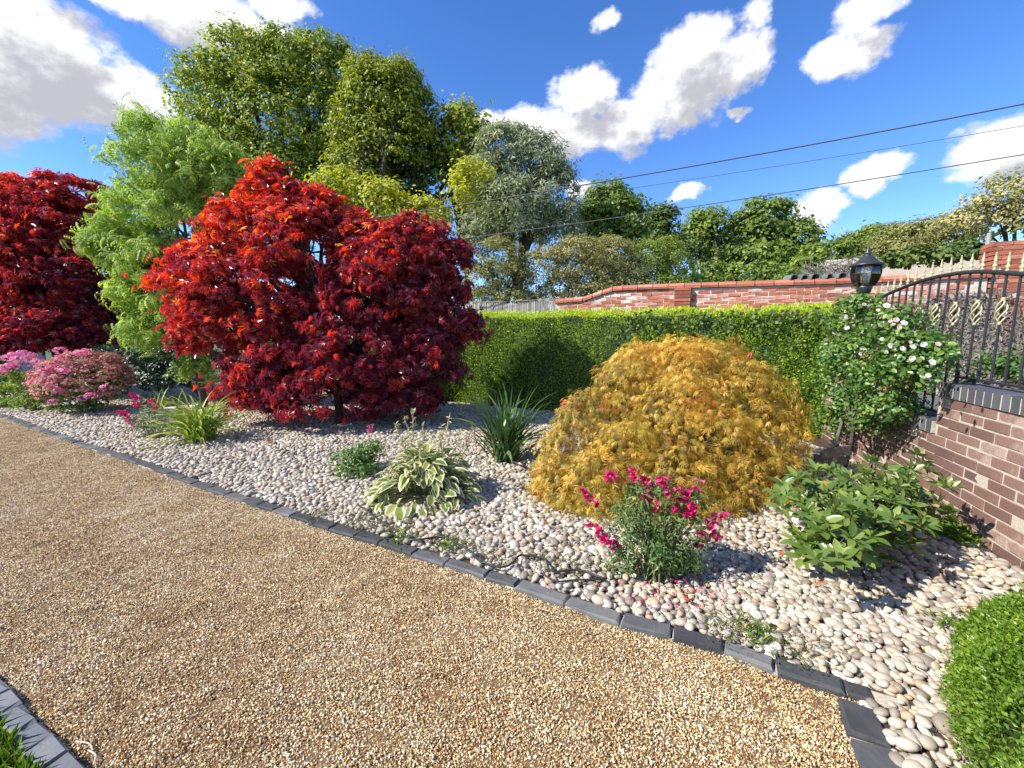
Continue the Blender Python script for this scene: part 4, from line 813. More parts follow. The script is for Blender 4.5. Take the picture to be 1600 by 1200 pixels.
# --- dark trees closing the left background
tree('laurel_bush', 'dark green shrub mass behind the pink flowers between the two red maples', 'bush', BB([(215,580,55,35),(265,590,45,30),(180,565,40,25),(290,560,50,40)], 8.0), 9000, .16, 'dark_blue_green', [toval(.25, .03)], .06, base=(-5.9, 8.0), r0=.03, kid=1, tsh=.05)
tree('laurel_bush', 'dark green shrub at the left edge beside the pink phlox', 'bush', BB([(2,600,22,35),(-30,590,40,45)], 7.6), 3500, .14, 'small_green', [toval(.25, .03)], .05, base=(-9.5, 7.6), r0=.02, kid=0, tsh=-.2)
tree('evergreen_shrub', 'dark evergreen shrubbery behind the pink flowers and the left red maple', 'shrub', BB([(60,510,80,35),(180,500,70,45),(290,500,70,45),(380,500,60,50),(-60,510,80,40)], 11.5), 14000, .3, 'ivy', DL, .12, base=(-9, 11.5), r0=.05, tsh=.1)
# --- light green weeping locust
lb = BB([(215,185,25,18),(180,380,45,30),(240,510,35,35),(200,440,35,35),(235,215,40,32),(300,225,45,35),(250,275,75,45),(330,265,55,45),(215,330,55,40),(290,340,80,60),(200,395,55,40),(255,420,65,50),(230,470,35,38),(285,480,45,50),(265,530,40,38),(300,575,32,25),(185,180,14,7),(360,290,40,35),(215,520,30,25)], 7.2)
tree('twisted_locust', 'light green tree with curled drooping leaves between the two red maples', 'tree', lb, 11500, .19, 'locust', [tpinnate(6, 1.1), tpinnate(7, .7), tpinnate(5, 1.4)], .17, base=(-5.4, 7.2), bark='bark', r0=.06, inner=.35, k=22, kid=5, ntarg=14, part='leaf', nparts=300)
# --- red maples
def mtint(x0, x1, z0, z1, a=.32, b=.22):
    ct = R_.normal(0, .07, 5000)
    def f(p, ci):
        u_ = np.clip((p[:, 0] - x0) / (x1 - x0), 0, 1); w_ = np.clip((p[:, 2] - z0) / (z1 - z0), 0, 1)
        return .16 + a * (1 - u_) * .8 + b * w_ * 1.3 + R_.normal(0, .18, len(p)) + ct[ci]  # left and top leaves more orange: sun-turned colour, plus backlit glow painted in
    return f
PALM = [tpalm(7, 2.6, .085, .25), tpalm(5, 2.1, .10, .1), tpalm(7, 2.9, .075, .4)]
rb_ = BB([(585,430,55,50),(560,480,60,50),(640,470,60,45),(420,270,12,18),(560,350,14,14),(605,360,18,14),(720,395,18,14),(262,440,18,16),(735,520,16,30),(300,395,16,14),(455,300,16,18),(425,285,20,28),(425,330,42,40),(500,335,36,35),(375,370,52,48),(465,390,80,65),(560,385,40,38),(330,430,60,45),(290,450,40,30),(400,470,100,80),(650,385,60,42),(690,415,40,35),(610,450,90,75),(690,490,48,60),(345,520,60,50),(450,560,90,75),(560,550,100,70),(660,560,75,60),(520,610,110,55),(420,610,65,45),(620,620,80,30),(310,500,40,35)], 6.1)
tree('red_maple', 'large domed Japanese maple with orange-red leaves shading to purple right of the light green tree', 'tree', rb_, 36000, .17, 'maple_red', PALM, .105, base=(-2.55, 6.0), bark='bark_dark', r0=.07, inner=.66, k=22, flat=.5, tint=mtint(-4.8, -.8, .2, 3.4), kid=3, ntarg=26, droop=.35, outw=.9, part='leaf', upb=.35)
rb2 = BB([(60,530,90,28),(150,528,45,26),(-20,520,60,30),(40,310,55,28),(110,300,45,22),(-30,330,60,40),(10,370,70,45),(110,350,60,40),(60,400,80,45),(140,400,40,50),(0,450,60,50),(90,450,75,45),(150,470,40,45),(20,500,50,35),(100,510,80,35),(-80,430,80,90),(160,500,25,30)], 8.6)
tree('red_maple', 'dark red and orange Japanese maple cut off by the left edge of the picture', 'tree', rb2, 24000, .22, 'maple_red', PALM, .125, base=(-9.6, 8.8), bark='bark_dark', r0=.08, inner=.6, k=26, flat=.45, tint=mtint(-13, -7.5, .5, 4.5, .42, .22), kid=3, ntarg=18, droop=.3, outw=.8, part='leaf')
# --- golden thread-leaf maple
def gold_maple():
    Yc = 3.75; c0 = D(1030, 740, Yc); c0 = np.array((c0[0], Yc, 0)); rx = 1.12; ry = .95; H_ = D(1060, 535, Yc)[2]
    root = empty('golden_maple', c0, 'domed golden-yellow thread-leaf maple with a few red leaves in the middle of the pebble bed', 'shrub')
    P = []; DD = []; NN = []; TT = []
    tiers = [(1060,590,105,52,3.95),(1115,585,90,45,4.1),(985,615,85,48,3.85),(1165,625,90,52,3.8),(930,655,75,42,3.75),(1060,650,95,50,3.55),(1205,690,52,48,3.7),(1120,690,85,46,3.4),(890,705,65,38,3.6),(985,705,85,44,3.35),(1180,745,66,46,3.35),(1060,745,90,44,3.15),(935,755,75,40,3.2),(868,765,45,34,3.3),(1130,800,78,40,3.05),(1030,805,80,36,2.98),(950,805,66,34,3.0),(885,808,46,28,3.1),(1205,805,40,34,3.2),(1000,560,40,20,3.95),(1210,655,40,30,3.9)]
    for ti, (px, py, rx_, ry_, Yt) in enumerate(tiers):
        tc_ = D(px, py, Yt) - c0; a_ = rx_ * Yt / F * .92; h_ = ry_ * Yt / F * 1.25; d2 = a_ * .8; ncl = int(44 + 540 * a_ * d2); tt_ = R_.normal(0, .09)
        for i in range(ncl):
            th = R_.uniform(0, 2 * PI); q = R_.random() ** .5; rr = q * (1 + .12 * math.sin(3 * th + ti) + .08 * math.sin(7 * th + 2 * ti)); zz = h_ * (1 - 1.75 * q ** 2.2); o_ = np.array((math.cos(th), math.sin(th), 0))
            b = tc_ + np.array((a_ * rr * math.cos(th), d2 * rr * math.sin(th), zz)) * R_.uniform(.86, 1.10); o_ = norm(o_ * q + np.array((0, 0, 1.05 - q * .8))); k = R_.integers(9, 16); L_ = R_.uniform(.10, .2)
            rd = np.array((math.cos(th), math.sin(th), 0)); fl_ = norm(rd * (1.1 - .3 * q) + np.array((0, 0, -.25 - .9 * q)) + R_.normal(0, .25, 3)); side = norm(np.cross(fl_, o_)); ct = R_.normal(0, .14) + tt_; red = R_.random() < .016
            for jj in range(k):
                qq = jj / k; sp = R_.normal(0, .085); P.append(b + fl_ * L_ * (qq - .4) + side * sp - np.array((0, 0, .05)) * qq + R_.normal(0, .016, 3)); DD.append(norm(fl_ + side * sp * 5 + R_.normal(0, .4, 3))); NN.append(norm(o_ + R_.normal(0, .35, 3)))
                TT.append(.975 + .02 * R_.random() if red else min(.88, max(0, .54 + ct + R_.normal(0, .2) + .16 * (tc_[2] - .75))))
    P = np.array(P) + c0; keep = P[:, 2] > .03; DD, NN, TT = np.array(DD)[keep], np.array(NN)[keep], np.array(TT)[keep]; P = P[keep]
    tm = [tfinger(6, 1.8, .034, .35), tfinger(5, 1.3, .038, .5), tfinger(6, 2.2, .032, .25)]
    foliage(root, tm, P, frames(DD, NN), R_.uniform(.05, .092, len(P)), TT, M['maple_gold'], 'foliage', part='leaf', nparts=300)
    mb = MB(); tg = np.array([(rx * .7 * math.cos(a) * math.sqrt(1 - z * z), ry * .7 * math.sin(a) * math.sqrt(1 - z * z), H_ * z * .8) for a, z in zip(R_.uniform(0, 6.28, 30), R_.uniform(.2, .95, 30))])
    limbs(mb, (0, 0, 0), tg, .05, trunk=np.array((.02, 0, .3)), kid=3, n=5); mb.build('trunk', M['bark_dark'], root)
    # inner brown leaves
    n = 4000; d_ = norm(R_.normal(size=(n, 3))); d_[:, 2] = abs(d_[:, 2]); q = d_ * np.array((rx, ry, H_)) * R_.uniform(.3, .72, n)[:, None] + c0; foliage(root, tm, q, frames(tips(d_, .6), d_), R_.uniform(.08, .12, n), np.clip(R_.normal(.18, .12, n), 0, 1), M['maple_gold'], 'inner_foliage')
gold_maple()
# --- box hedge at the lower right
def box_ball():
    c = np.array((1.98, .54, 0)); root = empty('box_bush', c, 'clipped bright green box bush filling the lower right corner', 'bush'); a, b, h = .80, .84, .52
    root.rotation_euler = (0, 0, -math.radians(35))
    def srf(n, k=1.):
        u_ = R_.uniform(0, 2 * PI, n); v_ = np.arcsin(R_.uniform(0.0, 1, n)); e = .5
        cu, su, cv, sv = np.cos(u_), np.sin(u_), np.cos(v_), np.sin(v_); f_ = lambda x, e_: np.sign(x) * np.abs(x) ** e_
        P = np.c_[a * f_(cv, .4) * f_(cu, .6), b * f_(cv, .4) * f_(su, .6), h * f_(sv, .5)]; N_ = norm(np.c_[cv * cu, cv * su, sv * 1.3]); return P * k, N_
    P, N_ = srf(190000); uu = np.array([proj(q_)[0] for q_ in (P[:, :] + c)]) if 0 else 800 + F * (P[:, 0] + c[0]) / np.maximum(.05, (P[:, 1] + c[1]) * cc - (P[:, 2] - CH) * ss); vv0 = (P[:, 0] < .35) | (P[:, 1] > 0); P, N_ = P[vv0], N_[vv0]; P *= (1 + R_.normal(0, .018, (len(P), 1))); P += N_ * (.012 * np.sin(P[:, :1] * 31) * np.sin(P[:, 1:2] * 27 + P[:, 2:] * 19)); nh = norm(N_ + R_.normal(0, .5, P.shape)); td = norm(N_ * .7 + R_.normal(0, .6, P.shape) + np.array((0, 0, .3)))
    foliage(root, [tdia(.33, .08), tdia(.3, .05, .15)], P + c, frames(td, nh), R_.uniform(.009, .018, len(P)), np.clip(R_.beta(2.2, 2.4, len(P)) + .12 * np.sin(P[:, 0] * 11) * np.sin(P[:, 1] * 13), 0, 1), M['box'], 'foliage')
    V = []; m_ = 24
    for i in range(10):
        v_ = i / 9 * PI / 2
        for j in range(m_):
            u_ = j / m_ * 2 * PI; f_ = lambda x, e_: math.copysign(abs(x) ** e_, x); V.append((.965 * a * f_(math.cos(v_), .4) * f_(math.cos(u_), .6), .965 * b * f_(math.cos(v_), .4) * f_(math.sin(u_), .6), .965 * h * f_(math.sin(v_), .5)))
    Q = [(i * m_ + j, i * m_ + (j + 1) % m_, (i + 1) * m_ + (j + 1) % m_, (i + 1) * m_ + j) for i in range(9) for j in range(m_)]
    link('inner_foliage', mesh_np('inner_foliage', np.array(V), [np.array(Q)], {'tint': np.full(len(V), .1)}), M['ivy'], root)
box_ball()
# --- rhododendron
def rhodo():
    c = np.array((*G(1342, 893)[:2], 0)); root = empty('rhododendron', c, 'rhododendron with large glossy oval green leaves in front of the brown brick wall', 'shrub')
    tm = [toval(.215, .04, .12), toval(.19, .035, .3), toval(.235, .05, .02)]; P = []; DD = []; NN = []; Sc = []; Tt = []; rs = []
    pts = [(1225,775,2.5),(1245,745,2.75),(1262,800,2.3),(1240,830,2.3),(1290,770,2.5),(1285,830,2.15),(1305,870,2.1),(1262,860,2.2),(1320,745,2.7),(1335,790,2.4),(1345,835,2.15),(1370,760,2.6),(1385,800,2.35),(1395,840,2.2),(1410,735,2.75),(1425,775,2.5),(1435,815,2.35),(1445,735,2.6),(1465,785,2.45),(1480,800,2.4),(1440,725,2.65),(1360,720,2.85),(1300,735,2.9),(1340,865,2.05),(1370,870,2.2),(1470,760,2.6),(1400,770,2.5),(1250,785,2.45),(1310,800,2.35),(1355,815,2.3),(1420,850,2.3),(1275,735,2.7),(1385,735,2.7),(1330,765,2.55)]
    pts = pts + [(x_ + R_.normal(0, 16), y_ + R_.normal(0, 12), Y_ + R_.normal(0, .12)) for x_, y_, Y_ in pts + pts + pts + pts[:20]]
    c9 = c + np.array((0, 0, .28))
    for ii, (px, py, Y) in enumerate(pts):
        r = D(px, py, Y - .05); r = r if ii < 64 else c9 + (r - c9) * R_.uniform(.5, .97); up = norm(np.array((R_.normal(0, .3) + (r[0] - c[0]) * .55, R_.normal(0, .25) - .3, 1.))); rs.append(r); m = R_.integers(7, 10); a0 = R_.uniform(0, 6)
        e1 = norm(np.cross(up, (1, .3, 0))); e2 = np.cross(up, e1)
        for j in range(m):
            a = a0 + j * 2 * PI / m + R_.normal(0, .12); rd = e1 * math.cos(a) + e2 * math.sin(a); lift = R_.uniform(-.1, .95); d_ = norm(rd + up * lift); P.append(r + d_ * .008); DD.append(d_); NN.append(norm(up * 1.0 - rd * lift + R_.normal(0, .12, 3))); Sc.append(R_.uniform(.06, .098)); Tt.append(np.clip(R_.normal(.5, .22), 0, .93) if R_.random() > .015 else 1)
        for j in range(2):
            d_ = norm(up + R_.normal(0, .35, 3)); P.append(r); DD.append(d_); NN.append(norm(np.cross(d_, R_.normal(0, 1, 3)))); Sc.append(R_.uniform(.05, .08)); Tt.append(.75)
    foliage(root, tm, np.array(P), frames(np.array(DD), np.array(NN)), np.array(Sc), np.array(Tt), M['rhodo'], 'leaves', smooth=True, part='leaf', nparts=300)
    for st in range(6):
        mb = MB(); own = [r for i, r in enumerate(rs) if i % 6 == st]; b = np.array((R_.normal(0, .03), R_.normal(0, .03), 0)); f_ = b + (np.mean(own, 0) - c - b) * .45
        limbs(mb, b, (np.array(own) - c) * .9, .009, bend=.1, trunk=f_, n=5, r1=.5); mb.build('stem', M['bark'], root)
rhodo()
# --- hosta
def hosta():
    c = np.array((*G(668, 778)[:2], 0)); root = empty('hosta', c, 'variegated hosta with cream-edged drooping leaves and upright seed stalks', 'plant'); tm = [toval(.32, .06, .45), toval(.26, .08, .6), toval(.36, .05, .3), toval(.22, .12, .5)]
    P = []; DD = []; NN = []; Sc = []; Tt = []
    for i in range(260):
        a = R_.uniform(0, 2 * PI); q = R_.random() ** .55; r = q * .41; z = .31 * (1 - q ** 1.7) + .07 + R_.normal(0, .018); rd = np.array((math.cos(a), math.sin(a), 0)); sl = .75 - q * 1.15 + R_.normal(0, .35)
        P.append(c + rd * r + np.array((0, 0, z))); d_ = norm(rd + np.array((0, 0, sl)) + R_.normal(0, .28, 3)); DD.append(d_); NN.append(norm(np.array((0, 0, 1.)) - rd * sl * .5 + R_.normal(0, .28, 3))); Sc.append(R_.uniform(.085, .15)); Tt.append(np.clip(R_.normal(.5, .25), 0, 1))
    foliage(root, tm, np.array(P), frames(np.array(DD), np.array(NN)), np.array(Sc), np.array(Tt), M['hosta'], 'leaves', smooth=True, part='leaf')
    mb = MB()
    for p, in zip(P): 
        q = np.array(p) - c; mb.tube(spline([(q[0] * .1, q[1] * .1, 0), (q[0] * .5, q[1] * .5, q[2] * .75), q], 3), .004, 4, cap=False)
    mb.build('leaf_stalks', M['stem_green'], root)
    for (px, py) in [(645,640),(632,652),(660,662),(617,662),(675,680),(690,665),(702,650),(655,690),(722,675),(730,690),(740,668),(628,690),(594,690),(668,700)]:
        Yt = c[1] + R_.uniform(-.15, .25); t = D(px, py, Yt) - c; b = t * np.array((.35, .35, 0)); P_ = spline([b, (b + t) / 2 + R_.normal(0, .015, 3), t], 4); mb = MB(); mb.tube(P_, np.linspace(.004, .0022, len(P_)), 4, tint=.6); st = mb.build('seed_stalk', M['seed'], root)
        n = 70; k = R_.uniform(.3, 1, n); q = np.stack([np.interp(k, np.linspace(0, 1, len(P_)), P_[:, j]) for j in range(3)], 1); d_ = norm(R_.normal(0, .6, (n, 3)) + np.array((0, 0, .5)))
        V, T, A, E_ = scatter([toval(.16, .06, .05)], q, frames(d_, norm(R_.normal(size=(n, 3)))), R_.uniform(.026, .05, n), R_.beta(2, 2, n)); link('seed_pods', mesh_np('seed_pods', V, [T], {'tint': A}), M['seed'], st)['kind'] = 'stuff'
hosta()
# --- strap-leaved clumps
def strap_clump(name, label, base, n, Lr, wr, leanr, archr, m, k=6, cat='plant'):
    root = empty(name, base, label, cat)
    for i in range(n):
        L_ = R_.uniform(*Lr); V, T = strap(L_, R_.uniform(*wr), abs(R_.normal(0, leanr)) , R_.uniform(0, 2 * PI), R_.uniform(*archr), k, R_.normal(0, .4)); off = R_.normal(0, .06, 3); off[2] = 0
        link('leaf', mesh_np('leaf', V + off, [T], {'tint': np.full(len(V), R_.random())}, True), M[m], root)
    return root
strap_clump('iris_clump', 'clump of upright dark green strap leaves between the hosta and golden maple', G(790, 722), 140, (.5, .95), (.011, .02), .42, (.1, 1.5), 'strap_dark', 7)
strap_clump('daylily_clump', 'arching bright green grassy daylily clump at the foot of the big red maple', G(312, 692), 210, (.5, .85), (.007, .013), .45, (.9, 2.1), 'strap_light', 7)
strap_clump('grass_tuft', 'loose tuft of thin green leaves behind the pale stone block left of the daylily', G(255, 650), 40, (.3, .55), (.006, .01), .4, (.3, 1.4), 'strap_light', 5)
# --- leafy stems plants
def stems_plant(name, label, base, blobs, n, size, m, tm, nst=30, cat='plant', part=None, hgt=None, inner=.2, clump=.05, k=14, rad=.004):
    base = np.array(base, float); root = empty(name, base, label, cat); pos, nh, ci, cl, cd = crown_points(blobs, n, clump, k, inner, .9, .5); keep = pos[:, 2] > .02; pos, nh = pos[keep], nh[keep]
    foliage(root, tm, pos, frames(tips(nh, -.1), nh), size * R_.uniform(.6, 1.25, len(pos)), R_.beta(2, 2, len(pos)), M[m], 'leaves', part=part)
    mb = MB()
    for t in cl[R_.choice(len(cl), min(nst, len(cl)), replace=False)]:
        b = np.array((R_.normal(0, .04), R_.normal(0, .04), 0)); t = t - base; mb.tube(spline([b, (b + t) / 2 + np.array((0, 0, .03)), t], 3), rad, 4, cap=False)
    mb.build('stems', M['stem_green'], root); return root
def petal_disc(n=5, w=.32): # flat five-petalled flower
    V = [(0, 0, 0)]; T = []
    for j in range(n):
        a = j * 2 * PI / n; d_ = np.array((math.cos(a), math.sin(a))); p_ = np.array((-d_[1], d_[0])); b = len(V); V += [(*(d_ * .55 - p_ * w), .1), (*d_, .12), (*(d_ * .55 + p_ * w), .1)]; T += [(0, b, b + 1), (0, b + 1, b + 2)]
    return (np.array(V, float), np.array(T))
def bell():
    V = []; T = []; n = 7
    for i, (r, y) in enumerate(((.10, 0), (.2, .35), (.26, .7), (.48, 1.0))):
        for j in range(n):
            a = j * 2 * PI / n; V.append((r * math.cos(a), y, r * math.sin(a)))
    for i in range(3):
        for j in range(n): a, b, c_, d_ = i * n + j, i * n + (j + 1) % n, (i + 1) * n + (j + 1) % n, (i + 1) * n + j; T += [(a, b, c_), (a, c_, d_)]
    return (np.array(V, float), np.array(T))
def ell(px, py, rx, ry, Y): return B(px, py, rx, ry, Y)
pb_ = G(1020, 914); pY = 2.18
pen = stems_plant('penstemon', 'leafy penstemon with magenta tubular flowers in front of the golden maple', pb_, [ell(1020,860,60,45,pY), ell(985,830,45,45,pY), ell(1060,830,45,50,pY), ell(1020,790,50,50,pY+.08), ell(975,880,35,30,pY), ell(1065,880,35,30,pY), ell(1090,800,25,40,pY)], 3200, .038, 'penstemon_leaf', [tdia(.16, .04, .15), toval(.13, .03, .2)], 60, inner=.15, clump=.05, part='leaf')
def spike(root, base, tip, nb, m, flen, sz=.02, name='flower_spike'):
    b = np.array(base) - np.array(root.location); t = np.array(tip) - np.array(root.location); P_ = spline([b, (b + t) / 2 + np.array((0, 0, .04)), t], 4); st = MB().tube(P_, .0022, 4).build(name, M['stem_green'], root); L_ = np.linalg.norm(t - b)
    for k in range(nb):
        f_ = 1 - R_.random() * flen / L_; q = np.array([np.interp(f_, np.linspace(0, 1, len(P_)), P_[:, j]) for j in range(3)]); a = R_.uniform(0, 2 * PI); d_ = norm(np.array((math.cos(a), math.sin(a) - .25, R_.uniform(-.7, .1))))
        V, T, A, _ = scatter([bell()], (q + d_ * .006)[None], frames(d_[None], np.array([(0.2, .1, 1.)])), np.array([sz * R_.uniform(.8, 1.2)]), np.array([R_.beta(2, 2)])); vv_ = T; link('flower', mesh_np('flower', V, [T], {'tint': A}, True), M[m], st)
for (px, py, nb, dy) in [(914,768,9,.09),(922,820,7,.06),(936,838,8,.07),(952,742,7,.05),(954,853,5,.04),(990,735,7,.06),(1010,748,12,.12),(1034,750,8,.05),(1030,790,3,.04),(1052,795,3,.04),(1070,765,10,.07),(1086,788,12,.08),(1092,755,4,.05),(1112,820,11,.09),(1128,805,6,.07),(1100,845,9,.06),(1120,838,7,.05),(1065,795,3,.03),(1080,810,3,.03),(1045,770,3,.03)]:
    Y = pY + R_.uniform(-.08, .12); tip = D(px, py - 6, Y); spike(pen, pb_ + (tip - pb_) * np.array((.25, .25, 0)), tip, int(nb * 1.7), 'magenta', dy * 1.25, .027)
sg = stems_plant('small_shrub', 'small bushy green plant with a single pink flower spike left of the hosta', G(560, 750), [ell(548,720,32,25,3.9), ell(575,712,22,22,4.0), ell(560,735,35,18,3.8), ell(590,700,12,15,4.0)], 1900, .036, 'small_green', [toval(.2, .04, .15)], 25, part='leaf')
spike(sg, G(575, 740), D(578, 663, 4.0), 12, 'pink', .10, .026)
gs = stems_plant('flowering_shrub', 'small grey-green plant with magenta flowers beside the daylily', G(238, 688), [ell(240,655,28,24,5.3), ell(215,665,18,18,5.25), ell(255,670,20,18,5.25)], 1700, .035, 'grey_green', [tdia(.2, .04), tdia(.14, .03)], 25)
for (px, py, nb) in [(208,614,12),(186,640,12),(198,652,12),(212,628,8),(244,630,8),(235,622,6),(205,660,9),(195,645,6)]: spike(gs, G(238, 688), D(px, py, 5.25 + R_.uniform(-.1, .1)), nb, 'magenta', .1, .035)
# sedum mound and phlox
sY = 6.85; sd = stems_plant('sedum_mound', 'rounded mound of dusty pink flower heads with brighter pink clusters on its left side', G(135, 648), [ell(120,610,50,30,sY), ell(155,605,40,32,sY), ell(130,628,35,20,sY)], 3000, .06, 'small_green', [toval(.22, .03)], 50, cat='plant', inner=.1)
pos, nh, ci, cl, cd = crown_points([ell(130,592,62,38,sY), ell(105,600,40,35,sY), ell(165,598,32,38,sY), ell(140,575,45,28,sY)], 9000, .09, 30, .8, .4, .6)
left = np.clip((D(150, 600, sY)[0] - pos[:, 0]) / .8, 0, 1); keep = pos[:, 2] > .25; pos, nh, left = pos[keep], nh[keep], left[keep]
foliage(sd, [petal_disc(5, .4)], pos, frames(tips(nh), nh), R_.uniform(.014, .024, len(pos)), np.clip(R_.beta(2, 3, len(pos)) * .75 + left * .35, 0, 1), M['sedum_pink'], 'florets')
for (px, py) in [(88,590),(78,605),(72,592),(92,612),(82,575),(125,552),(135,550),(95,562),(130,622),(142,618),(165,606),(70,580),(100,580),(85,628)]:
    c = D(px, py, sY - .45 + R_.uniform(-.1, .1)); n = 34; d_ = norm(R_.normal(size=(n, 3)) + np.array((0, -.2, .6))); P = c + d_ * np.array((.075, .075, .045)); V, T, A, _ = scatter([petal_disc()], P - np.array(sd.location), frames(tips(d_), d_), R_.uniform(.016, .024, n), R_.random(n)); link('flower_cluster', mesh_np('flower_cluster', V, [T], {'tint': A}), M['pink'], sd)
phY = 7.1; ph = stems_plant('phlox', 'upright green phlox topped with bright pink flower clusters at the left edge', G(48, 642), [ell(45,605,28,30,phY), ell(55,625,30,18,phY), ell(30,600,22,22,phY), ell(70,590,14,22,phY)], 2600, .055, 'strap_light', [tdia(.17, .03, .2)], 40)
for (px, py) in [(12,560),(22,556),(35,553),(46,556),(50,562),(8,575),(18,572),(6,582),(60,566),(94,548),(28,562)]:
    c = D(px, py, phY + R_.uniform(-.12, .12)); n = 40; d_ = norm(R_.normal(size=(n, 3)) + np.array((0, -.2, .6))); P = c + d_ * np.array((.09, .09, .06)); V, T, A, _ = scatter([petal_disc()], P - np.array(ph.location), frames(tips(d_), d_), R_.uniform(.02, .03, n), np.clip(R_.random(n) + .2, 0, 1)); cl_ = link('flower_cluster', mesh_np('flower_cluster', V, [T], {'tint': A}), M['pink'], ph)
# low leafy fringe at far left of the bed
stems_plant('low_foliage', 'low yellowish-green groundcover plants at the left end of the pebble bed', G(12, 640), [ell(15,632,30,8,7.3), ell(-30,625,40,12,7.3), ell(75,640,20,6,7.0)], 1500, .05, 'strap_light', [toval(.25, .03)], 10)
# --- rose
def rose():
    lst = []
    for (px, py, rx, ry, off) in [(1330,515,40,30,.3),(1390,510,45,32,.28),(1350,560,55,40,.35),(1415,555,45,40,.30),(1320,600,42,40,.35),(1380,600,55,40,.40),(1435,585,30,35,.25),(1335,640,48,30,.35),(1390,640,40,22,.35),(1310,660,35,22,.35),(1345,480,30,16,.2),(1300,560,22,30,.3),(1450,550,14,22,.2),(1365,660,30,15,.35)]:
        # depth of the wall face at this column, minus the offset
        Ys = np.arange(2.3, 5.2, .02); xs_ = np.array([proj((*wallp(Y), .9))[0] for Y in Ys]); Y = Ys[np.argmin(abs(xs_ - px))] - off; lst.append(B(px, py, rx, ry, Y, .22))
    base = G(1318, 742); root = tree('rose_bush', 'climbing rose bush with small pale pink and white flowers in front of the railing', 'rose', lst, 11500, .09, 'rose_leaf', [toval(.33, .05, .12), toval(.28, .06, .2)], .042, base=base, bark='bark', r0=.018, inner=.4, k=18, kid=3, ntarg=18, upb=.3, flat=.8, part='leaf', nparts=120)
    def bloom():
        V = []; T = []
        for ring, (n, r, tl) in enumerate(((5, 1, .25), (5, .75, .6), (4, .45, 1.1))):
            for j in range(n):
                a = j * 2 * PI / n + ring * .6; d_ = np.array((math.cos(a), math.sin(a))); p_ = np.array((-d_[1], d_[0])); b = len(V); w_ = r * .62; ct, st_ = math.cos(tl), math.sin(tl)
                V += [(0, 0, 0), (*(d_ * r * .6 * ct - p_ * w_), r * .6 * st_ + .05), (*(d_ * r * ct), r * st_), (*(d_ * r * .6 * ct + p_ * w_), r * .6 * st_ + .05)]; T += [(b, b + 1, b + 2), (b, b + 2, b + 3)]
        return (np.array(V, float), np.array(T))
    bl_ = bloom(); fl = [(1350,476),(1343,505),(1372,485),(1385,478),(1375,510),(1320,495),(1323,512),(1334,497),(1391,502),(1400,500),(1412,505),(1405,512),(1347,552),(1393,540),(1345,553),(1365,508),(1308,548),(1304,520),(1290,530),(1384,550),(1422,535),(1426,542),(1443,538),(1465,538),(1428,520),(1300,555),(1450,587),(1456,566),(1369,622),(1375,652),(1340,604),(1360,560),(1316,500),(1297,513),(1410,545),(1333,540),(1440,560),(1350,520),(1425,560),(1378,530),(1330,560),(1310,575)]
    for i, (px, py) in enumerate(fl):
        Ys = np.arange(2.3, 5.2, .02); xs_ = np.array([proj((*wallp(Y), .9))[0] for Y in Ys]); Y = Ys[np.argmin(abs(xs_ - px))] - .60; c = D(px, py, Y); nrm_ = norm(np.array((R_.normal(-.2, .4), -1, .5 + R_.normal(0, .3)))); V, T, A, _ = scatter([bl_], (c - np.array(root.location))[None], frames(tips(nrm_[None]), nrm_[None]), np.array([R_.uniform(.015, .028)]), np.array([R_.random()]))
        link('rose_flower', mesh_np('rose_flower', V, [T], {'tint': A}), M['rose_petal'], root)
rose()
# ================================================================ SMALL THINGS
# weathered plank on a stake
sp_ = D(1302, 705, 3.75); sn = empty('wooden_marker', (sp_[0], sp_[1], 0), 'weathered grey plank nailed to a leaning stake in the shade behind the rhododendron', 'wooden sign')
o = MB().box((0, 0, 0), (.27, .022, .085), jit=.002).build('plank', M['wood_old'], sn, (0, -.02, sp_[2] + .0)); o.rotation_euler = (0, -.12, .1)
o = MB().tube([(-.05, 0, 0), (.0, 0, sp_[2]), (.05, 0, sp_[2] + .28)], [.017, .015, .012], 6).build('stake', M['wood_old'], sn)
o = MB().box((0, 0, 0), (.27, .022, .07), jit=.002).build('plank', M['wood_old'], sn, (.03, .06, sp_[2] - .1)); o.rotation_euler = (0, .05, -.2)
# pale stone block
b = G(262, 668); o = MB().box((0, 0, .13), (.42, .26, .26), jit=.006).build('stone_block', M['stone'], None, (b[0], b[1] + .25, 0)); o.rotation_euler = (0, 0, .3); tag(o, 'pale flat-topped stone block half hidden behind the grey-green plant and daylily', 'stone')
# irrigation hose on the pebbles
P = spline([G(x, y, .065) for x, y in [(560, 790), (640, 840), (690, 838), (735, 862), (752, 878), (790, 885), (815, 868), (850, 872), (862, 892), (905, 890), (945, 905)]], 6); P[:, 2] += R_.normal(0, .003, len(P)); b = P[0]
tag(MB().tube(P - b, .006, 6).build('drip_hose', M['rubber'], None, b, True), 'thin black irrigation hose winding over the pebbles between hosta and kerb', 'hose')
P = spline([G(x, y, .06) for x, y in [(845, 895), (870, 908), (900, 906), (945, 905)]], 5); b = P[0]
tag(MB().tube(P - b, .005, 6).build('drip_hose', M['rubber'], None, b, True), 'short black hose end beside the kerb near the penstemon', 'hose')
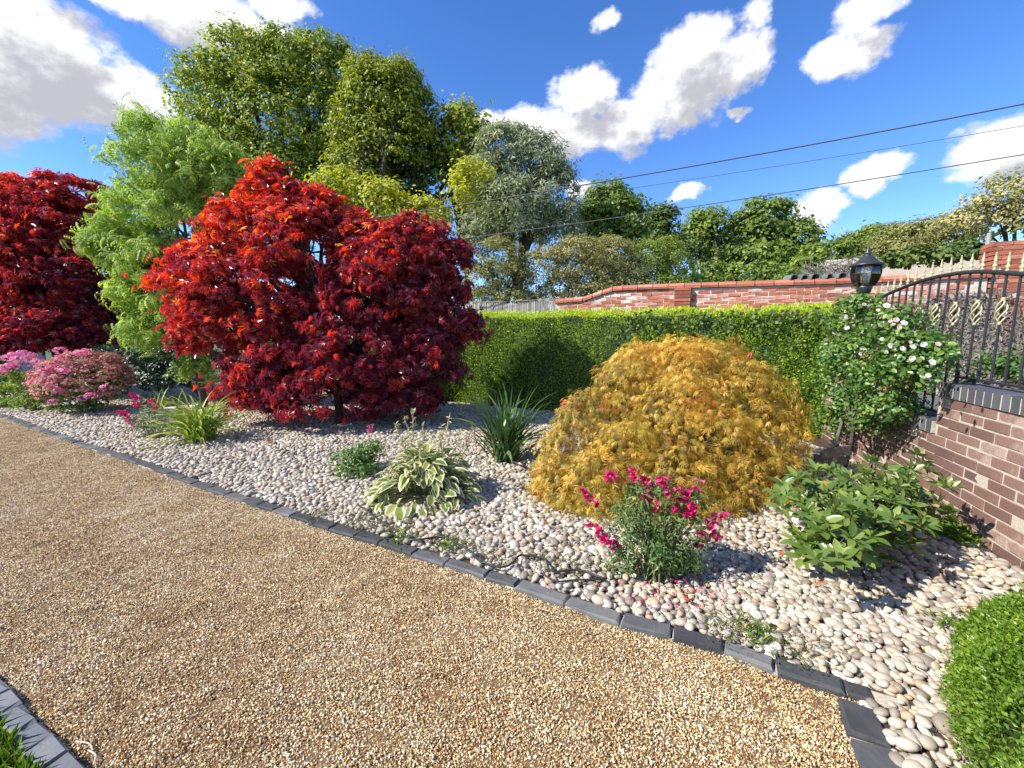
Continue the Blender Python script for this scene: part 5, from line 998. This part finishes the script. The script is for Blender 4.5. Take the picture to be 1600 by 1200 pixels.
# fallen leaves
spots = [(1284, 911), (1515, 949), (1182, 872), (1225, 866), (850, 818), (820, 800), (842, 770), (700, 700), (395, 700), (420, 690), (600, 760), (1075, 940), (1340, 990), (870, 830), (640, 720)]
for i, (px, py) in enumerate(spots):
    p = G(px, py, .075); tm = tpalm(7, 2.7, .1, .15) if i % 2 == 0 else tpalm(5, 2.1, .12, .3); me = mesh_np('fallen_leaf', tm[0] * R_.uniform(.03, .046) , [tm[1]], {'tint': np.full(len(tm[0]), R_.random())}); o = link('fallen_leaf', me, M['dead_leaf'], None, p); o.rotation_euler = (R_.normal(0, .3), R_.normal(0, .3), R_.uniform(0, 6.28))
    lab = ['orange-red fallen leaf beneath the rhododendron', 'dark red fallen leaf near the box bush', 'red fallen leaf between penstemon and rhododendron', 'red fallen leaf just left of the rhododendron stems', 'fallen red leaf under the left skirt of the golden maple', 'fallen red leaf left of the golden maple skirt', 'fallen red leaf between hosta and golden maple', 'fallen red leaf right of the big red maple near the iris', 'fallen red leaf on pebbles right of the daylily', 'fallen red leaf at the left foot of the big red maple', 'fallen red leaf beside the small green plant by the hosta', 'fallen petal-red leaf on pebbles below the penstemon', 'fallen red leaf among bright pebbles below the rhododendron', 'fallen red leaf in front of the golden maple at left', 'fallen red leaf between small green plant and iris'][i]
    tag(o, lab, 'leaf', 'fallen maple leaves on the pebbles')
# magenta petals under the penstemon
n = 60; P = np.array([G(R_.normal(1060, 60), R_.uniform(905, 950), .07) for _ in range(n)]); nh = norm(R_.normal(0, .4, (n, 3)) + np.array((0, 0, 1.))); pr0 = empty('fallen_petals', P.mean(0), 'scatter of fallen magenta petals on the pebbles under the penstemon', 'petals', kind='stuff'); foliage(pr0, [toval(.3, .1)], P, frames(tips(nh), nh), R_.uniform(.012, .022, n), R_.random(n), M['magenta'], 'petals')
# moss and weeds along the kerb, weeds at the wall foot
def moss(name, label, pts, n, sp, size, m, h=.05):
    P = []
    for (px, py) in pts:
        c = G(px, py, 0); k = n // len(pts); q = c + np.c_[R_.normal(0, sp, (k, 2)), np.zeros(k)]; P.append(q)
    P = np.vstack(P); P[:, 2] = R_.uniform(.03, h, len(P)); nh = norm(np.c_[R_.normal(0, .6, (len(P), 2)), np.ones(len(P))]); o = foliage(None, [tdia(.15, .03, .1), tdia(.1, .02, .3)], P, frames(tips(nh, -.8), nh), size * R_.uniform(.6, 1.3, len(P)), R_.random(len(P)), M[m], name); return tag(o, label, 'moss' if m == 'moss' else 'weeds', kind='stuff')
moss('kerb_moss', 'brown-green moss and tiny weeds along the pebble side of the kerb', [(500,812),(560,820),(580,830),(620,835),(690,855),(730,865),(1130,990),(1170,1000),(1250,1030),(780,885),(860,890),(905,900)], 3000, .07, .02, 'moss', .055)
moss('kerb_moss', 'grass blades sprouting between pebbles near the kerb corner', [(1180,1005),(1480,985),(625,850),(700,860)], 260, .05, .045, 'grass', .06)
moss('wall_weeds', 'green weeds growing at the foot of the brown brick wall', [(1465,828),(1485,838),(1500,852),(1475,845)], 1100, .045, .05, 'grass', .06)
# ================================================================ OVERHEAD CABLES
def cable(p0, Y0, p1, Y1, r, label, sag=.3):
    a = D(*p0, Y0); b = D(*p1, Y1); a2 = a + (a - b) * .8; b2 = b + (b - a) * .25; t = np.linspace(0, 1, 40); P = a2 + (b2 - a2) * t[:, None]; P[:, 2] -= sag * 4 * t * (1 - t); m0 = P[20].copy()
    tag(MB().tube(P - m0, r, 5).build('overhead_cable', M['cable'], None, m0), label, 'cable', 'overhead cables')
cable((532, 323), 11.5, (1600, 146), 8, .014, 'thick uppermost black overhead cable crossing the sky', .42)
cable((532, 329), 11.5, (1600, 180), 8, .005, 'thin middle overhead cable crossing the sky', .42)
cable((560, 372), 11.5, (1600, 226), 7, .0085, 'lowest black overhead cable crossing the sky', .35)

tw = [((138, 1172), (146, 1195), 'pale dry twig lying on the gravel near the lawn corner'), ((118, 1158), (145, 1172), 'short curved pale twig on the gravel beside the longer dry twig')]
for a, b, lab in tw:
    A_ = G(*a, .012); B_ = G(*b, .012); tag(MB().tube(spline([A_ - A_, (B_ - A_) / 2 + np.array((.012, .004, .004)), B_ - A_], 4), .0022, 5).build('dry_twig', M['stone'], None, A_), lab, 'twig')

n = 900; P = []
for (px, py, sx, sy, k) in [(1040, 835, 110, 16, 260), (520, 690, 110, 14, 200), (1330, 880, 70, 22, 140), (670, 800, 60, 12, 120), (310, 700, 60, 8, 80), (1290, 800, 40, 20, 100)]:
    for _ in range(k): P.append(G(px + R_.normal(0, sx), py + R_.normal(0, sy), .06))
P = np.array(P); P = P[inside(bed, P[:, :2])]; n = len(P); P[:, 2] += R_.uniform(-.012, .01, n); nh = norm(R_.normal(0, .45, (n, 3)) + np.array((0, 0, 1.)))
o = foliage(None, [tdia(.2, .08), toval(.25, .06, .2), tdia(.06, .01)], P, frames(tips(nh), nh), R_.uniform(.01, .03, n), R_.random(n), mat('litter', [(0, (.1, .05, .025)), (.6, (.26, .15, .06)), (1, (.42, .3, .12))], .8), 'leaf_litter'); tag(o, 'brown dry leaf litter scattered over the pebbles under the shrubs', 'leaf litter', kind='stuff')
